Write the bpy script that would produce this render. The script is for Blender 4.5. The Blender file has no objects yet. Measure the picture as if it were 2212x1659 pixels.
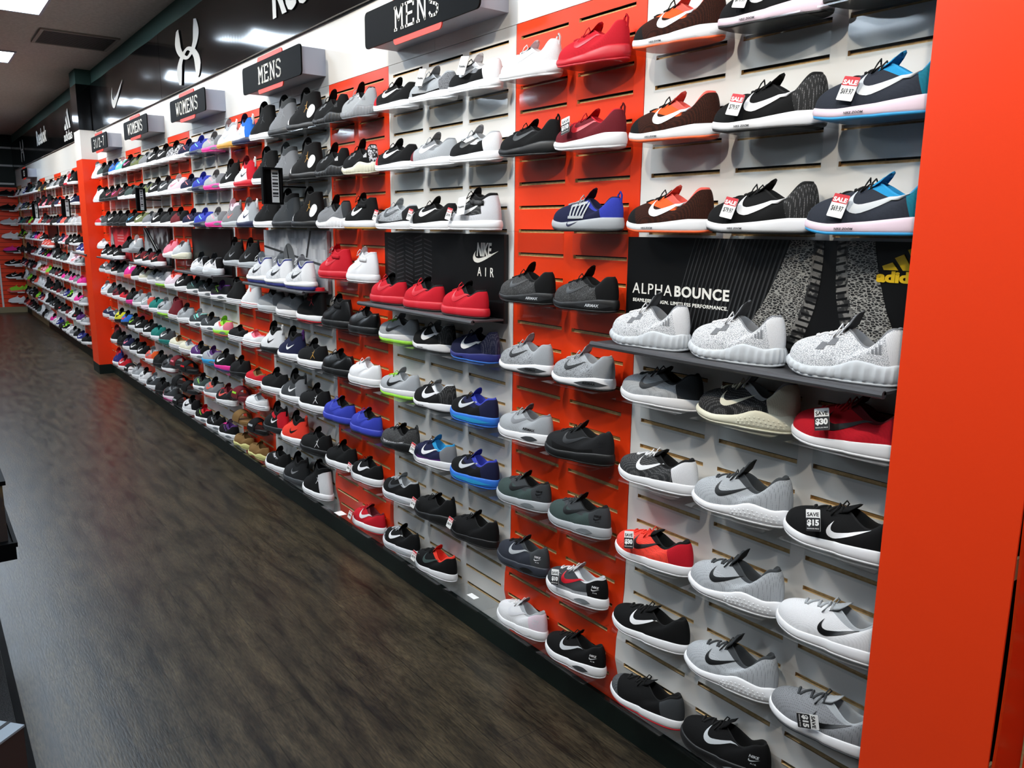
import bpy, bmesh, math, random
from mathutils import Vector, Matrix
from mathutils.bvhtree import BVHTree
random.seed(7)
PI = math.pi
C = bpy.context.scene.collection
ZF = 2.162                     # height of the top row of wall slots above the floor; wall heights below are given from there

# ------------------------------------------------------------------ camera
F_PX, YAW, PITCH, ROLL, CD, CZ = 1744.70, .932989, .188236, .011605, 1.65866, -.607386
fw = Vector((-math.sin(YAW)*math.cos(PITCH), math.cos(YAW)*math.cos(PITCH), -math.sin(PITCH)))
rt = fw.cross(Vector((0, 0, 1))).normalized(); up = rt.cross(fw)
r2 = math.cos(ROLL)*rt + math.sin(ROLL)*up; u2 = -math.sin(ROLL)*rt + math.cos(ROLL)*up
cam_d = bpy.data.cameras.new('camera'); cam = bpy.data.objects.new('camera', cam_d); C.objects.link(cam)
m = Matrix((r2, u2, -fw)).transposed().to_4x4(); m.translation = Vector((0, -CD, CZ+ZF)); cam.matrix_world = m
cam_d.sensor_width = 36; cam_d.lens = 36*F_PX/2212; cam_d.clip_start = .02; cam_d.clip_end = 100
bpy.context.scene.cycles.transparent_max_bounces = 32
bpy.context.scene.camera = cam

# ------------------------------------------------------------------ world, exposure
vs = bpy.context.scene.view_settings
vs.view_transform = 'Standard'; vs.look = 'None'; vs.gamma = 1; vs.use_curve_mapping = False
vs.exposure = -0.5
w = bpy.data.worlds.new('world'); bpy.context.scene.world = w; w.use_nodes = True
w.node_tree.nodes['Background'].inputs[0].default_value = (.75, .85, 1, 1)
w.node_tree.nodes['Background'].inputs[1].default_value = .2

# ------------------------------------------------------------------ lights
SPOT_X = [-.05-1.25*i for i in range(11)]
SPOT_Y, SPOT_Z, SPOT_W = -1.40, .80, 84
TROF_X = [-.15, -2.4, -4.65, -6.9, -9.15, -11.4, -13.65]
TROF_E = 27

# ------------------------------------------------------------------ materials
MC = {}
def hexl(c):
    return tuple(((v/255)/12.92 if v/255 <= .04045 else ((v/255+.055)/1.055)**2.4) for v in c)
COL = {'K': (9, 9, 10), 'k': (30, 31, 33), 'W': (232, 232, 234), 'C': (225, 222, 200), 'G': (128, 130, 134), 'L': (172, 176, 180),
       'D': (62, 65, 68), 'R': (200, 22, 40), 'M': (110, 26, 36), 'B': (40, 110, 205), 'N': (24, 28, 62), 'T': (22, 120, 112),
       'P': (84, 40, 110), 'O': (240, 96, 40), 'Y': (222, 214, 50), 'V': (150, 215, 60), 'E': (110, 118, 76), 'S': (128, 96, 54),
       'I': (240, 130, 150), 'F': (62, 78, 76), 'X': (54, 66, 178), 'A': (120, 215, 200), 'H': (232, 50, 150), 'U': (40, 150, 205),
       'Z': (26, 118, 140), 'c': (232, 96, 84), 'g': (196, 200, 204), 'w': (214, 214, 218), 'r': (240, 62, 44), 'o': (196, 146, 60), 'x': (40, 46, 120),
       'y': (205, 200, 130), 'p': (236, 214, 226), 'e': (46, 50, 60)}
CNAME = {'K': 'black', 'k': 'black', 'W': 'white', 'C': 'cream', 'G': 'grey', 'L': 'light grey', 'D': 'dark grey', 'R': 'red', 'M': 'maroon',
         'B': 'blue', 'N': 'navy', 'T': 'teal', 'P': 'purple', 'O': 'orange', 'Y': 'yellow', 'V': 'lime', 'E': 'olive', 'S': 'brown', 'I': 'pink',
         'F': 'grey-green', 'X': 'royal blue', 'A': 'mint', 'H': 'magenta', 'U': 'sky blue', 'Z': 'teal', 'c': 'coral', 'g': 'pale grey', 'w': 'white',
         'r': 'orange-red', 'o': 'gum', 'x': 'deep blue', 'y': 'pale yellow', 'p': 'pale pink', 'e': 'slate'}
def mat(name, rgb, rough=.6, spec=.5, metal=0, emit=None, coat=0, kind=None, rgb2=None, scale=60, bump=0, alpha=None):
    key = (name, tuple(rgb), rough, kind, rgb2 and tuple(rgb2))
    if key in MC: return MC[key]
    mt = bpy.data.materials.new(name); mt.use_nodes = True; nt = mt.node_tree; b = nt.nodes['Principled BSDF']
    b.inputs['Base Color'].default_value = (*rgb, 1); b.inputs['Roughness'].default_value = rough
    b.inputs['Specular IOR Level'].default_value = spec; b.inputs['Metallic'].default_value = metal
    b.inputs['Coat Weight'].default_value = coat; b.inputs['Coat Roughness'].default_value = .08
    if emit: b.inputs['Emission Color'].default_value = (*rgb, 1); b.inputs['Emission Strength'].default_value = emit
    N = nt.nodes.new; Lk = nt.links.new
    if kind:
        tc = N('ShaderNodeTexCoord'); mp = N('ShaderNodeMapping'); Lk(tc.outputs['Object'], mp.inputs[0])
        ramp = N('ShaderNodeValToRGB'); r0, r1 = ramp.color_ramp.elements
        r0.color = (*rgb, 1); r1.color = (*(rgb2 or rgb), 1)
        if kind == 'dots':
            t = N('ShaderNodeTexVoronoi'); t.inputs['Scale'].default_value = scale; t.inputs['Randomness'].default_value = .15
            mp.inputs['Scale'].default_value = (.7, 1, 1.5); Lk(mp.outputs[0], t.inputs['Vector']); o = t.outputs['Distance']
            r0.color, r1.color = (*(rgb2 or rgb), 1), (*rgb, 1); r0.position = .22; r1.position = .3
        elif kind == 'knit':
            t = N('ShaderNodeTexVoronoi'); t.feature = 'DISTANCE_TO_EDGE'; t.inputs['Scale'].default_value = scale
            mp.inputs['Scale'].default_value = (.6, 1, 1.4); Lk(mp.outputs[0], t.inputs['Vector']); o = t.outputs['Distance']
            r0.color, r1.color = (*(rgb2 or rgb), 1), (*rgb, 1); r0.position = .05; r1.position = .14
        elif kind == 'weave':
            t = N('ShaderNodeTexVoronoi'); t.inputs['Scale'].default_value = scale; t.inputs['Randomness'].default_value = .3
            Lk(mp.outputs[0], t.inputs['Vector']); o = t.outputs['Distance']; r0.position = .25; r1.position = .75
        else:
            t = N('ShaderNodeTexNoise'); t.inputs['Scale'].default_value = scale; t.inputs['Detail'].default_value = 6
            Lk(mp.outputs[0], t.inputs['Vector']); o = t.outputs['Fac']; r0.position = .46; r1.position = .54
        Lk(o, ramp.inputs[0]); Lk(ramp.outputs[0], b.inputs['Base Color'])
        if bump:
            bp = N('ShaderNodeBump'); bp.inputs['Strength'].default_value = bump; bp.inputs['Distance'].default_value = .001
            Lk(o, bp.inputs['Height']); Lk(bp.outputs[0], b.inputs['Normal'])
    MC[key] = mt; return mt
def cm(k, part='fabric'):
    """colour code (letter, optional pattern mark) to material"""
    c = hexl(COL[k[0]]); pat = k[1:] 
    if part == 'sole': return mat('foam_'+k[0], c, .5)
    if part == 'logo': return mat('print_'+k[0], c, .4)
    if pat == '*': return mat('speckled_fabric_'+k[0], c, .8, kind='knit', rgb2=tuple(v*.35+.0 if sum(c) > .25 else v+.07 for v in c), scale=260, bump=.3)
    if pat == '.': return mat('perforated_mesh_'+k[0], c, .75, kind='dots', rgb2=tuple(v*.3 if sum(c) > .25 else v+.25 for v in c), scale=300, bump=.3)
    if pat == '~': return mat('graphic_fabric_'+k[0], c, .75, kind='noise', rgb2=hexl((200, 200, 205)) if sum(c) < .5 else hexl((60, 60, 64)), scale=110)
    if pat == 'a': return mat('knit_ribs_'+k[0], c, .75, kind='knit', rgb2=hexl((146, 150, 155)), scale=300, bump=.5)
    if pat == 'o': return mat('orange_fleck_knit', (.004, .003, .003), .9, spec=.2, kind='weave', rgb2=hexl((70, 32, 18)), scale=520, bump=.3)
    if pat == 'l': return mat('leather_'+k[0], c, .38)
    if part == 'lining': return mat('lining_'+k[0], c, .9)
    return mat('fabric_'+k[0], c, .85, spec=.25, kind='weave', rgb2=tuple(v*.78 for v in c), scale=700, bump=.25)

M = {
 'white_panel': mat('white_laminate', hexl((226, 224, 220)), .3, coat=.0),
 'orange_panel': mat('orange_laminate', hexl((238, 62, 20)), .32),
 'mdf': mat('raw_mdf', hexl((226, 192, 138)), .8, kind='noise', rgb2=hexl((212, 178, 124)), scale=90),
 'gloss_black': mat('gloss_black_acrylic', hexl((14, 14, 15)), .10, spec=.25),
 'white_print': mat('light_grey_vinyl', hexl((205, 206, 205)), .5),
 'cream_print': mat('white_vinyl', hexl((240, 238, 230)), .5),
 'green': mat('dark_green_paint', hexl((9, 24, 19)), .5, spec=.3),
 'green_wall': mat('green_wall_paint', hexl((58, 88, 80)), .75),
 'ceiling': mat('ceiling_paint', hexl((196, 186, 176)), .9, kind='noise', rgb2=hexl((186, 176, 166)), scale=40, bump=.1),
 'red_print': mat('red_vinyl', hexl((232, 58, 36)), .4),
 'grey_metal': mat('pale_grey_metal', hexl((176, 178, 190)), .5),
 'dark_metal': mat('dark_grey_metal', hexl((84, 84, 87)), .38, metal=.25),
 'black': mat('satin_black', hexl((9, 9, 10)), .55, spec=.06),
 'poster_black': mat('poster_black', hexl((13, 13, 14)), .35, spec=.35),
 'yellow': mat('yellow_print', hexl((240, 196, 20)), .5),
 'paper': mat('white_card', hexl((240, 240, 238)), .6),
 'red_card': mat('red_card', hexl((200, 30, 44)), .6),
 'black_card': mat('black_card', hexl((28, 28, 30)), .6),
 'carpet': mat('dark_carpet', hexl((46, 46, 46)), .95, kind='noise', rgb2=hexl((24, 24, 24)), scale=220, bump=1),
 'trim_wood': mat('tan_board', hexl((140, 124, 92)), .6),
 'brown_card': mat('brown_cardboard', hexl((70, 52, 48)), .7),
 'lamp': mat('light_diffuser', (.74, .87, 1), .5, emit=TROF_E*1.0),
 'bulb': mat('spot_bulb', (1, .93, .8), .5, emit=60),
 'tan': mat('insole_tan', hexl((180, 160, 130)), .8),
}
def acrylic():
    mt = bpy.data.materials.new('clear_acrylic'); mt.use_nodes = True; nt = mt.node_tree; nt.nodes.clear(); N = nt.nodes.new; Lk = nt.links.new
    o = N('ShaderNodeOutputMaterial'); mx = N('ShaderNodeMixShader'); t = N('ShaderNodeBsdfTransparent'); g = N('ShaderNodeBsdfGlossy'); fr = N('ShaderNodeFresnel')
    t.inputs[0].default_value = (.955, .965, .968, 1); g.inputs['Roughness'].default_value = .06; fr.inputs[0].default_value = 1.49
    ge = N('ShaderNodeNewGeometry'); ml = N('ShaderNodeMath'); ml.operation = 'MULTIPLY'; iv = N('ShaderNodeMath'); iv.operation = 'SUBTRACT'; iv.inputs[0].default_value = 1
    Lk(ge.outputs['Backfacing'], iv.inputs[1]); Lk(fr.outputs[0], ml.inputs[0]); Lk(iv.outputs[0], ml.inputs[1]); Lk(ml.outputs[0], mx.inputs[0]); Lk(t.outputs[0], mx.inputs[1]); Lk(g.outputs[0], mx.inputs[2]); Lk(mx.outputs[0], o.inputs[0]); return mt
M['acrylic'] = acrylic()
M['clear'] = mat('clear_air_unit', hexl((120, 126, 130)), .12, coat=.5)

def floor_mat():
    mt = bpy.data.materials.new('dark_wood_plank_vinyl'); mt.use_nodes = True; nt = mt.node_tree; b = nt.nodes['Principled BSDF']; N = nt.nodes.new; Lk = nt.links.new
    tc = N('ShaderNodeTexCoord')
    br = N('ShaderNodeTexBrick'); br.inputs['Scale'].default_value = 1; br.inputs['Mortar Size'].default_value = .0016; br.inputs['Brick Width'].default_value = 1.2
    br.inputs['Row Height'].default_value = .18; br.inputs['Color1'].default_value = (.9, .9, .9, 1); br.inputs['Color2'].default_value = (1.12, 1.1, 1.05, 1); br.inputs['Mortar'].default_value = (.35, .35, .35, 1)
    Lk(tc.outputs['Object'], br.inputs['Vector'])
    mp = N('ShaderNodeMapping'); mp.inputs['Scale'].default_value = (1.6, 8, 1); Lk(tc.outputs['Object'], mp.inputs[0])
    n1 = N('ShaderNodeTexNoise'); n1.inputs['Scale'].default_value = 2.2; n1.inputs['Detail'].default_value = 9; n1.inputs['Roughness'].default_value = .65; Lk(mp.outputs[0], n1.inputs['Vector'])
    rp = N('ShaderNodeValToRGB'); e = rp.color_ramp.elements; e[0].position = .36; e[0].color = (*hexl((30, 27, 23)), 1); e[1].position = .68; e[1].color = (*hexl((78, 69, 54)), 1)
    Lk(n1.outputs['Fac'], rp.inputs[0])
    mp2 = N('ShaderNodeMapping'); mp2.inputs['Scale'].default_value = (9, 60, 1); Lk(tc.outputs['Object'], mp2.inputs[0])
    n2 = N('ShaderNodeTexNoise'); n2.inputs['Scale'].default_value = 3; n2.inputs['Detail'].default_value = 5; Lk(mp2.outputs[0], n2.inputs['Vector'])
    r2_ = N('ShaderNodeValToRGB'); r2_.color_ramp.elements[0].position = .35; r2_.color_ramp.elements[0].color = (.5, .5, .52, 1); r2_.color_ramp.elements[1].position = .65; r2_.color_ramp.elements[1].color = (1.3, 1.28, 1.2, 1)
    Lk(n2.outputs['Fac'], r2_.inputs[0])
    m1 = N('ShaderNodeMix'); m1.data_type = 'RGBA'; m1.blend_type = 'MULTIPLY'; m1.inputs[0].default_value = 1; Lk(rp.outputs[0], m1.inputs[6]); Lk(r2_.outputs[0], m1.inputs[7])
    m2 = N('ShaderNodeMix'); m2.data_type = 'RGBA'; m2.blend_type = 'MULTIPLY'; m2.inputs[0].default_value = 1; Lk(m1.outputs[2], m2.inputs[6]); Lk(br.outputs[0], m2.inputs[7])
    Lk(m2.outputs[2], b.inputs['Base Color'])
    mr = N('ShaderNodeMapRange'); mr.inputs[3].default_value = .24; mr.inputs[4].default_value = .42; b.inputs['Specular IOR Level'].default_value = .42; Lk(n1.outputs['Fac'], mr.inputs[0]); Lk(mr.outputs[0], b.inputs['Roughness'])
    bp = N('ShaderNodeBump'); bp.inputs['Strength'].default_value = .25; bp.inputs['Distance'].default_value = .002; Lk(n2.outputs['Fac'], bp.inputs['Height']); Lk(bp.outputs[0], b.inputs['Normal'])
    return mt
M['floor'] = floor_mat()
def court_mat():
    mt = bpy.data.materials.new('grey_court_print'); mt.use_nodes = True; nt = mt.node_tree; b = nt.nodes['Principled BSDF']; N = nt.nodes.new; Lk = nt.links.new
    tc = N('ShaderNodeTexCoord'); br = N('ShaderNodeTexBrick'); br.inputs['Scale'].default_value = 1; br.inputs['Brick Width'].default_value = .03; br.inputs['Row Height'].default_value = .05
    br.inputs['Mortar Size'].default_value = 0; br.inputs['Color1'].default_value = (*hexl((186, 188, 192)), 1); br.inputs['Color2'].default_value = (*hexl((142, 144, 150)), 1)
    mp = N('ShaderNodeMapping'); mp.inputs['Rotation'].default_value = (PI/2, 0, 0); Lk(tc.outputs['Object'], mp.inputs[0]); Lk(mp.outputs[0], br.inputs['Vector']); Lk(br.outputs[0], b.inputs['Base Color']); b.inputs['Roughness'].default_value = .35
    return mt
M['court'] = court_mat()
M['photo_grey'] = mat('greyscale_photo_print', hexl((40, 41, 44)), .35, kind='noise', rgb2=hexl((150, 154, 158)), scale=9)
M['shoe_photo'] = mat('knit_photo_print', hexl((24, 24, 25)), .4, kind='knit', rgb2=hexl((160, 158, 152)), scale=165)
M['rib_photo'] = mat('rib_photo_print', hexl((118, 116, 112)), .4, kind='noise', rgb2=hexl((40, 40, 40)), scale=60)
M['grey_line'] = mat('dark_grey_line_print', hexl((50, 51, 52)), .35)

# ------------------------------------------------------------------ mesh helpers
class MB:
    def __init__(s): s.v = []; s.f = []; s.mi = []
    def add(s, vs, fs, mi=0):
        o = len(s.v); s.v += [tuple(p) for p in vs]; s.f += [tuple(i+o for i in f) for f in fs]; s.mi += ([mi]*len(fs) if isinstance(mi, int) else list(mi)); return s
    def box(s, x0, x1, y0, y1, z0, z1, mi=0):
        return s.add([(x, y, z) for z in (z0, z1) for y in (y0, y1) for x in (x0, x1)], [(0, 2, 3, 1), (4, 5, 7, 6), (0, 1, 5, 4), (2, 6, 7, 3), (0, 4, 6, 2), (1, 3, 7, 5)], mi)
    def prism(s, pts, y0, y1, mi=0):
        """polygon in x,z extruded along y (counter-clockwise seen from -y)"""
        n = len(pts); return s.add([(x, y0, z) for x, z in pts]+[(x, y1, z) for x, z in pts],
            [tuple(range(n)), tuple(range(2*n-1, n-1, -1))]+[(i, i+n, (i+1) % n+n, (i+1) % n) for i in range(n)], mi)
    def tube(s, path, r, n=6, mi=0, flat=1):
        path = [Vector(p) for p in path]; vs = []; 
        for i, p in enumerate(path):
            t = (path[min(i+1, len(path)-1)]-path[max(i-1, 0)]).normalized(); a = Vector((0, 0, 1)) if abs(t.z) < .9 else Vector((1, 0, 0))
            u = t.cross(a).normalized(); v = t.cross(u).normalized(); rr = r[i] if isinstance(r, list) else r
            vs += [p+rr*(math.cos(k*2*PI/n)*u+flat*math.sin(k*2*PI/n)*v) for k in range(n)]
        fs = [(i*n+k, i*n+(k+1) % n, (i+1)*n+(k+1) % n, (i+1)*n+k) for i in range(len(path)-1) for k in range(n)]
        fs += [tuple(range(n-1, -1, -1)), tuple(range((len(path)-1)*n, len(path)*n))]
        return s.add(vs, fs, mi)
    def mesh(s, name, smooth=False):
        me = bpy.data.meshes.new(name); me.from_pydata(s.v, [], s.f); me.polygons.foreach_set('material_index', s.mi)
        if smooth: me.polygons.foreach_set('use_smooth', [True]*len(s.f))
        me.update(); return me
def link(name, me, mats, parent=None, loc=None):
    o = bpy.data.objects.new(name, me); C.objects.link(o)
    mats = mats if isinstance(mats, (list, tuple)) else [mats]
    for i, mm in enumerate(mats):
        if len(me.materials) <= i: me.materials.append(mm)
        o.material_slots[i].link = 'OBJECT'; o.material_slots[i].material = mm
    if parent: o.parent = parent
    if loc: o.location = loc
    return o
def fixn(me):
    bm = bmesh.new(); bm.from_mesh(me); bmesh.ops.recalc_face_normals(bm, faces=bm.faces); bm.to_mesh(me); bm.free(); return me
def build(mb, name, mats, parent=None, loc=None, smooth=False): return link(name, fixn(mb.mesh(name, smooth)), mats, parent, loc)
def tag(o, label, cat, group=None):
    o['label'] = label; o['category'] = cat
    if group: o['group'] = group
    return o
def struct(o): o['kind'] = 'structure'; return o
def empty(name, loc, rz=0):
    o = bpy.data.objects.new(name, None); C.objects.link(o); o.location = loc; o.rotation_euler = (0, 0, rz); o.empty_display_size = .02; return o
TXT = {}
def text_mesh(s, size=1, extrude=0, bold=0, shear=0, space=1):
    key = (s, size, extrude, bold, shear, space)
    if key in TXT: return TXT[key]
    cu = bpy.data.curves.new('txt', 'FONT'); cu.body = s; cu.size = size; cu.extrude = extrude; cu.offset = bold; cu.shear = shear; cu.space_character = space
    cu.align_x = 'CENTER'; cu.align_y = 'CENTER'; cu.resolution_u = 3; cu.fill_mode = 'FRONT' if extrude == 0 else 'BOTH'
    ob = bpy.data.objects.new('txt', cu); C.objects.link(ob); bpy.context.view_layer.update()
    me = bpy.data.meshes.new_from_object(ob); bpy.data.objects.remove(ob); TXT[key] = me; return me
def fit_text(s, x0, x1, z0, z1, y, name, material, parent, extrude=.0006, bold=0, shear=0, space=1):
    """upright lettering on a plane facing -y, stretched into a rectangle; geometry baked so that it keeps its size"""
    me = text_mesh(s, 1, .02, bold, shear, space).copy()
    co = [v.co.copy() for v in me.vertices]; ax = min(c.x for c in co); bx = max(c.x for c in co); ay = min(c.y for c in co); by = max(c.y for c in co)
    for v, c in zip(me.vertices, co):
        v.co = (x0+(c.x-ax)/(bx-ax)*(x1-x0), y-(c.z+.02)/.04*extrude*2, z0+(c.y-ay)/(by-ay)*(z1-z0))
    me.materials.clear(); return link(name, me, material, parent)

SW_O = [(.115, .40), (.03, .27), (0, .15), (.04, .05), (.13, .005), (.25, .01), (.5, .12), (.75, .265), (1, .42)]
SW_I = [(.115, .40), (.088, .31), (.085, .235), (.11, .18), (.16, .155), (.25, .152), (.5, .222), (.75, .32), (1, .42)]
def interp(pts, t):
    n = len(pts)-1; x = t*n; i = min(int(x), n-1); f = x-i
    p0 = pts[max(i-1, 0)]; p1 = pts[i]; p2 = pts[i+1]; p3 = pts[min(i+2, n)]
    return tuple(.5*((2*b)+(-a+c)*f+(2*a-5*b+4*c-d)*f*f+(-a+3*b-3*c+d)*f**3) for a, b, c, d in zip(p0, p1, p2, p3))
def strip(lo, hi, n=16, k=2, smooth=True):
    f = interp if smooth else (lambda p, t: tuple(a+(b-a)*(t*(len(p)-1)-min(int(t*(len(p)-1)), len(p)-2)) for a, b in zip(p[min(int(t*(len(p)-1)), len(p)-2)], p[min(int(t*(len(p)-1)), len(p)-2)+1])))
    pts = []
    for i in range(n+1):
        a = f(lo, i/n); b = f(hi, i/n)
        for j in range(k+1): pts.append((a[0]+(b[0]-a[0])*j/k, a[1]+(b[1]-a[1])*j/k))
    return pts, [(i*(k+1)+j, (i+1)*(k+1)+j, (i+1)*(k+1)+j+1, i*(k+1)+j+1) for i in range(n) for j in range(k)]
def flat_strip(mb, lo, hi, y, n=16, k=1, smooth=True, th=.001, mi=0):
    pts, fs = strip(lo, hi, n, k, smooth); N = len(pts)
    mb.add([(a, y-th, b) for a, b in pts]+[(a, y, b) for a, b in pts], [f for f in fs]+[tuple(i+N for i in reversed(f)) for f in fs], mi); return mb
def xf(pts, x, z, sx, sz): return [(x+a*sx, z+b*sz) for a, b in pts]

# ------------------------------------------------------------------ shoes
def lerp_tab(tab, u):
    for (a, p), (b, q) in zip(tab, tab[1:]):
        if u <= b: return p+(q-p)*max(0, (u-a))/(b-a)
    return tab[-1][1]
def sm(t): t = min(1, max(0, t)); return t*t*(3-2*t)
BASE = dict(L=.285, xt=.49, ht=.102, hs=.074, hh=.104, toe=.046, sole=(.036, .029, .022), spring=.012, flare=.003, ribs=0, shaft=0, tongue=.028, wr=.092,
            lace=(5, .24), logo='swoosh', sw=(.33, .044, .38), xh=.94, W=1, out=.006, wave=0, mudline=.2, toex=.2, heelx=.8)
def T_(**k): d = dict(BASE); d.update(k); return d
TYPES = {
 'run': T_(),
 'fre': T_(ht=.096, hh=.1, hs=.07, sole=(.034, .03, .024), flare=.004, tongue=.014, sw=(.32, .045, .36)),
 'peg': T_(ht=.102, hh=.114, hs=.074, sole=(.036, .028, .022), sw=(.35, .043, .46), tongue=.02, stext=('NIKE ZOOM', .36, .0125, .038, .0042)),
 'fr2': T_(ht=.096, hh=.1, hs=.07, sole=(.034, .03, .024), flare=.004, tongue=.014, sw=(.43, .036, .33)),
 'gld': T_(ht=.106, hh=.122, hs=.076, sole=(.042, .031, .022), flare=.006, tongue=.04, sw=(.3, .048, .34), wave=1, dimple=1),
 'air': T_(ht=.108, hh=.108, hs=.084, sole=(.042, .034, .03), flare=.005, win=(.6, .84), sw=(.34, .056, .38), text=('NIKE', .88, .076), mudline=.28),
 'ltd': T_(ht=.108, hh=.108, hs=.084, sole=(.042, .034, .03), flare=.005, win=(.58, .86), sw=(.34, .06, .38), mudline=.28, utext=('AIRMAX', .7, .052, .06, .009)),
 'mx': T_(ht=.106, hh=.108, hs=.08, sole=(.04, .036, .032), flare=.005, win=(.12, .97), sw=(.3, .054, .38), mudline=.2),
 'seq': T_(ht=.106, hh=.11, hs=.08, sole=(.042, .032, .024), flare=.005, win=(.5, .98), sw=(.3, .052, .34), tongue=.036, stext=('AIRMAX', .74, .0215, .055, .009)),
 'ros': T_(ht=.1, hh=.112, hs=.076, sole=(.046, .034, .024), flare=.006, loop=1, tongue=.02, sw=(.32, .052, .40), ribs=0),
 'alp': T_(ht=.106, hh=.116, hs=.074, heelx=.93, sole=(.041, .031, .025), flare=.006, ribs=.0016, tongue=.038, logo='bars', wave=1, spring=.016),
 'pre': T_(ht=.102, hh=.104, hs=.066, sole=(.044, .036, .028), loop=1, tongue=.03, logo='cage', flare=.005),
 'trn': T_(ht=.1, hh=.098, hs=.074, sole=(.034, .028, .022), tongue=.026, sw=(.32, .05, .42)),
 'af': T_(ht=.106, hh=.094, hs=.076, sole=(.036, .034, .033), spring=.005, flare=.006, tongue=.016, sw=(.36, .052, .42), mudline=.3, toe=.046, padding=1),
 'mid': T_(ht=.128, hh=.128, hs=.112, shaft=.7, sole=(.036, .034, .033), spring=.005, flare=.006, strap=1, tongue=.022, sw=(.36, .055, .42), mudline=.3, lace=(5, .26)),
 'rnv': T_(out=.015, sole=(.04, .036, .03)), 'hik': T_(ht=.13, hh=.134, hs=.108, shaft=.8, sole=(.042, .034, .032), out=.018, flare=.008, tongue=.03, sw=(.40, .05, .36), lace=(6, .24), xt=.48),
 'hi': T_(ht=.135, hh=.138, hs=.112, shaft=.8, sole=(.036, .03, .026), flare=.006, tongue=.03, sw=(.50, .05, .30), lace=(6, .24), xt=.48, loop=1),
 'jor': T_(ht=.165, hh=.16, hs=.148, shaft=1, sole=(.034, .03, .03), flare=.006, tongue=.02, logo='jump', lace=(6, .24), xt=.5, wr=.1),
 'jtw': T_(ht=.165, hh=.16, hs=.148, shaft=1, sole=(.034, .03, .03), flare=.006, tongue=.02, logo='jump', lace=(6, .24), xt=.5, wr=.1, patch=1),
 'jlo': T_(ht=.104, hh=.104, hs=.084, shaft=.3, sole=(.036, .034, .03), flare=.006, tongue=.03, logo='jump'),
 'cv': T_(L=.275, ht=.078, hh=.064, hs=.052, sole=(.028, .028, .028), spring=.002, flare=.005, tongue=.014, logo=None, toex=.17, line=1, toe=.036, W=.96),
 'cvh': T_(L=.275, ht=.142, hh=.132, hs=.122, shaft=.85, sole=(.028, .028, .028), spring=.002, flare=.005, tongue=.012, logo='disc', toex=.17, line=1, toe=.036, lace=(7, .25), W=.94),
 'boat': T_(L=.275, ht=.08, hh=.072, hs=.06, sole=(.034, .026, .022), flare=.005, tongue=.02, logo=None, wave=2, mudline=.35, toe=.046),
 'gray': T_(L=.27, ht=.088, hh=.09, hs=.064, sole=(.036, .03, .024), flare=.005, logo='hatch', win=(.62, .92)),
 'sld': T_(L=.27, sole=(.032, .026, .022), flare=.003),
}
KIND = {'run': 'running_shoe', 'ltd': 'air_cushion_sneaker', 'rnv': 'running_shoe', 'hik': 'high_top_sneaker', 'fr2': 'running_shoe', 'fre': 'running_shoe', 'peg': 'running_shoe', 'gld': 'running_shoe', 'air': 'air_cushion_sneaker', 'mx': 'air_cushion_sneaker', 'seq': 'air_cushion_sneaker',
        'ros': 'knit_sneaker', 'alp': 'knit_running_shoe', 'pre': 'caged_sneaker', 'trn': 'training_shoe', 'af': 'court_sneaker', 'mid': 'strapped_mid_sneaker', 'hi': 'high_top_sneaker',
        'jtw': 'basketball_high_top', 'jor': 'basketball_high_top', 'jlo': 'basketball_shoe', 'cv': 'canvas_sneaker', 'cvh': 'canvas_high_top', 'boat': 'boat_shoe', 'gray': 'running_shoe', 'sld': 'slide_sandal'}

def outline(p, M_, grow=0.0):
    L = p['L']; pts = []
    for j in range(M_):
        th = 2*PI*j/M_; u = (1-math.cos(th))/2; s = -1 if th < PI else 1
        A = lerp_tab([(0, .19), (.3, .186), (.55, .152), (.8, .138), (1, .128)], u)*L*p['W']
        w = A*max(0, 1-abs(2*u-1)**2.6)**(1/2.1)
        skew = .012*L*math.sin(PI*u)*(1 if u < .5 else -.4)
        pts.append(Vector((L*u, s*w+skew, 0)))
    if grow:
        out = []
        for j, q in enumerate(pts):
            t = pts[(j+1) % M_]-pts[j-1]; n = Vector((-t.y, t.x, 0)); n = n.normalized() if n.length > 1e-9 else Vector((-1 if j == 0 else 1, 0, 0))
            c = Vector((L/2, 0, 0)); 
            if n.dot(q-c) < 0: n = -n
            g = grow(j) if callable(grow) else grow
            out.append(q+n*g)
        pts = out
    return pts
def solez(p, u):
    a, b, c = p['sole']; s = lerp_tab([(0, c), (.25, c), (.55, b), (.8, a), (1, a)], u)
    s = c+(s-c) if True else s
    if p['wave'] == 1: s += .014*math.exp(-((u-.66)/.13)**2)+.006*math.exp(-((u-.97)/.06)**2)
    if p['wave'] == 2: s -= .005*math.sin(u*14)
    return s+p['spring']*max(0, (.3-u)/.3)**2
def bottomz(p, u): return p['spring']*max(0, (.26-u)/.26)**1.8+.25*p['spring']*max(0, (u-.88)/.12)**2+(.009*max(0, math.cos((u-.45)*9)) if p['wave'] == 2 else 0)
def ringmesh(rings, zone=None, cap0=False, cap1=False):
    mb = MB(); n = len(rings[0]); vs = [q for r in rings for q in r]; fs = []; mi = []
    for k in range(len(rings)-1):
        for j in range(n):
            fs.append((k*n+j, (k+1)*n+j, (k+1)*n+(j+1) % n, k*n+(j+1) % n)); mi.append(zone(k, j) if zone else 0)
    for cap, k in ((cap0, 0), (cap1, len(rings)-1)):
        if cap:
            for j in range(n//2-1):   # quads across the outline
                a, b = k*n+j, k*n+j+1; c, d = k*n+(n-j-1) % n, k*n+(n-j) % n
                fs.append((a, b, c, d) if j else (a, b, c)); mi.append(0)
            j = n//2-1; fs.append((k*n+j, k*n+j+1, k*n+j+2)); mi.append(0)
    mb.add(vs, fs, mi); return mb
SH = {}
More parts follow.
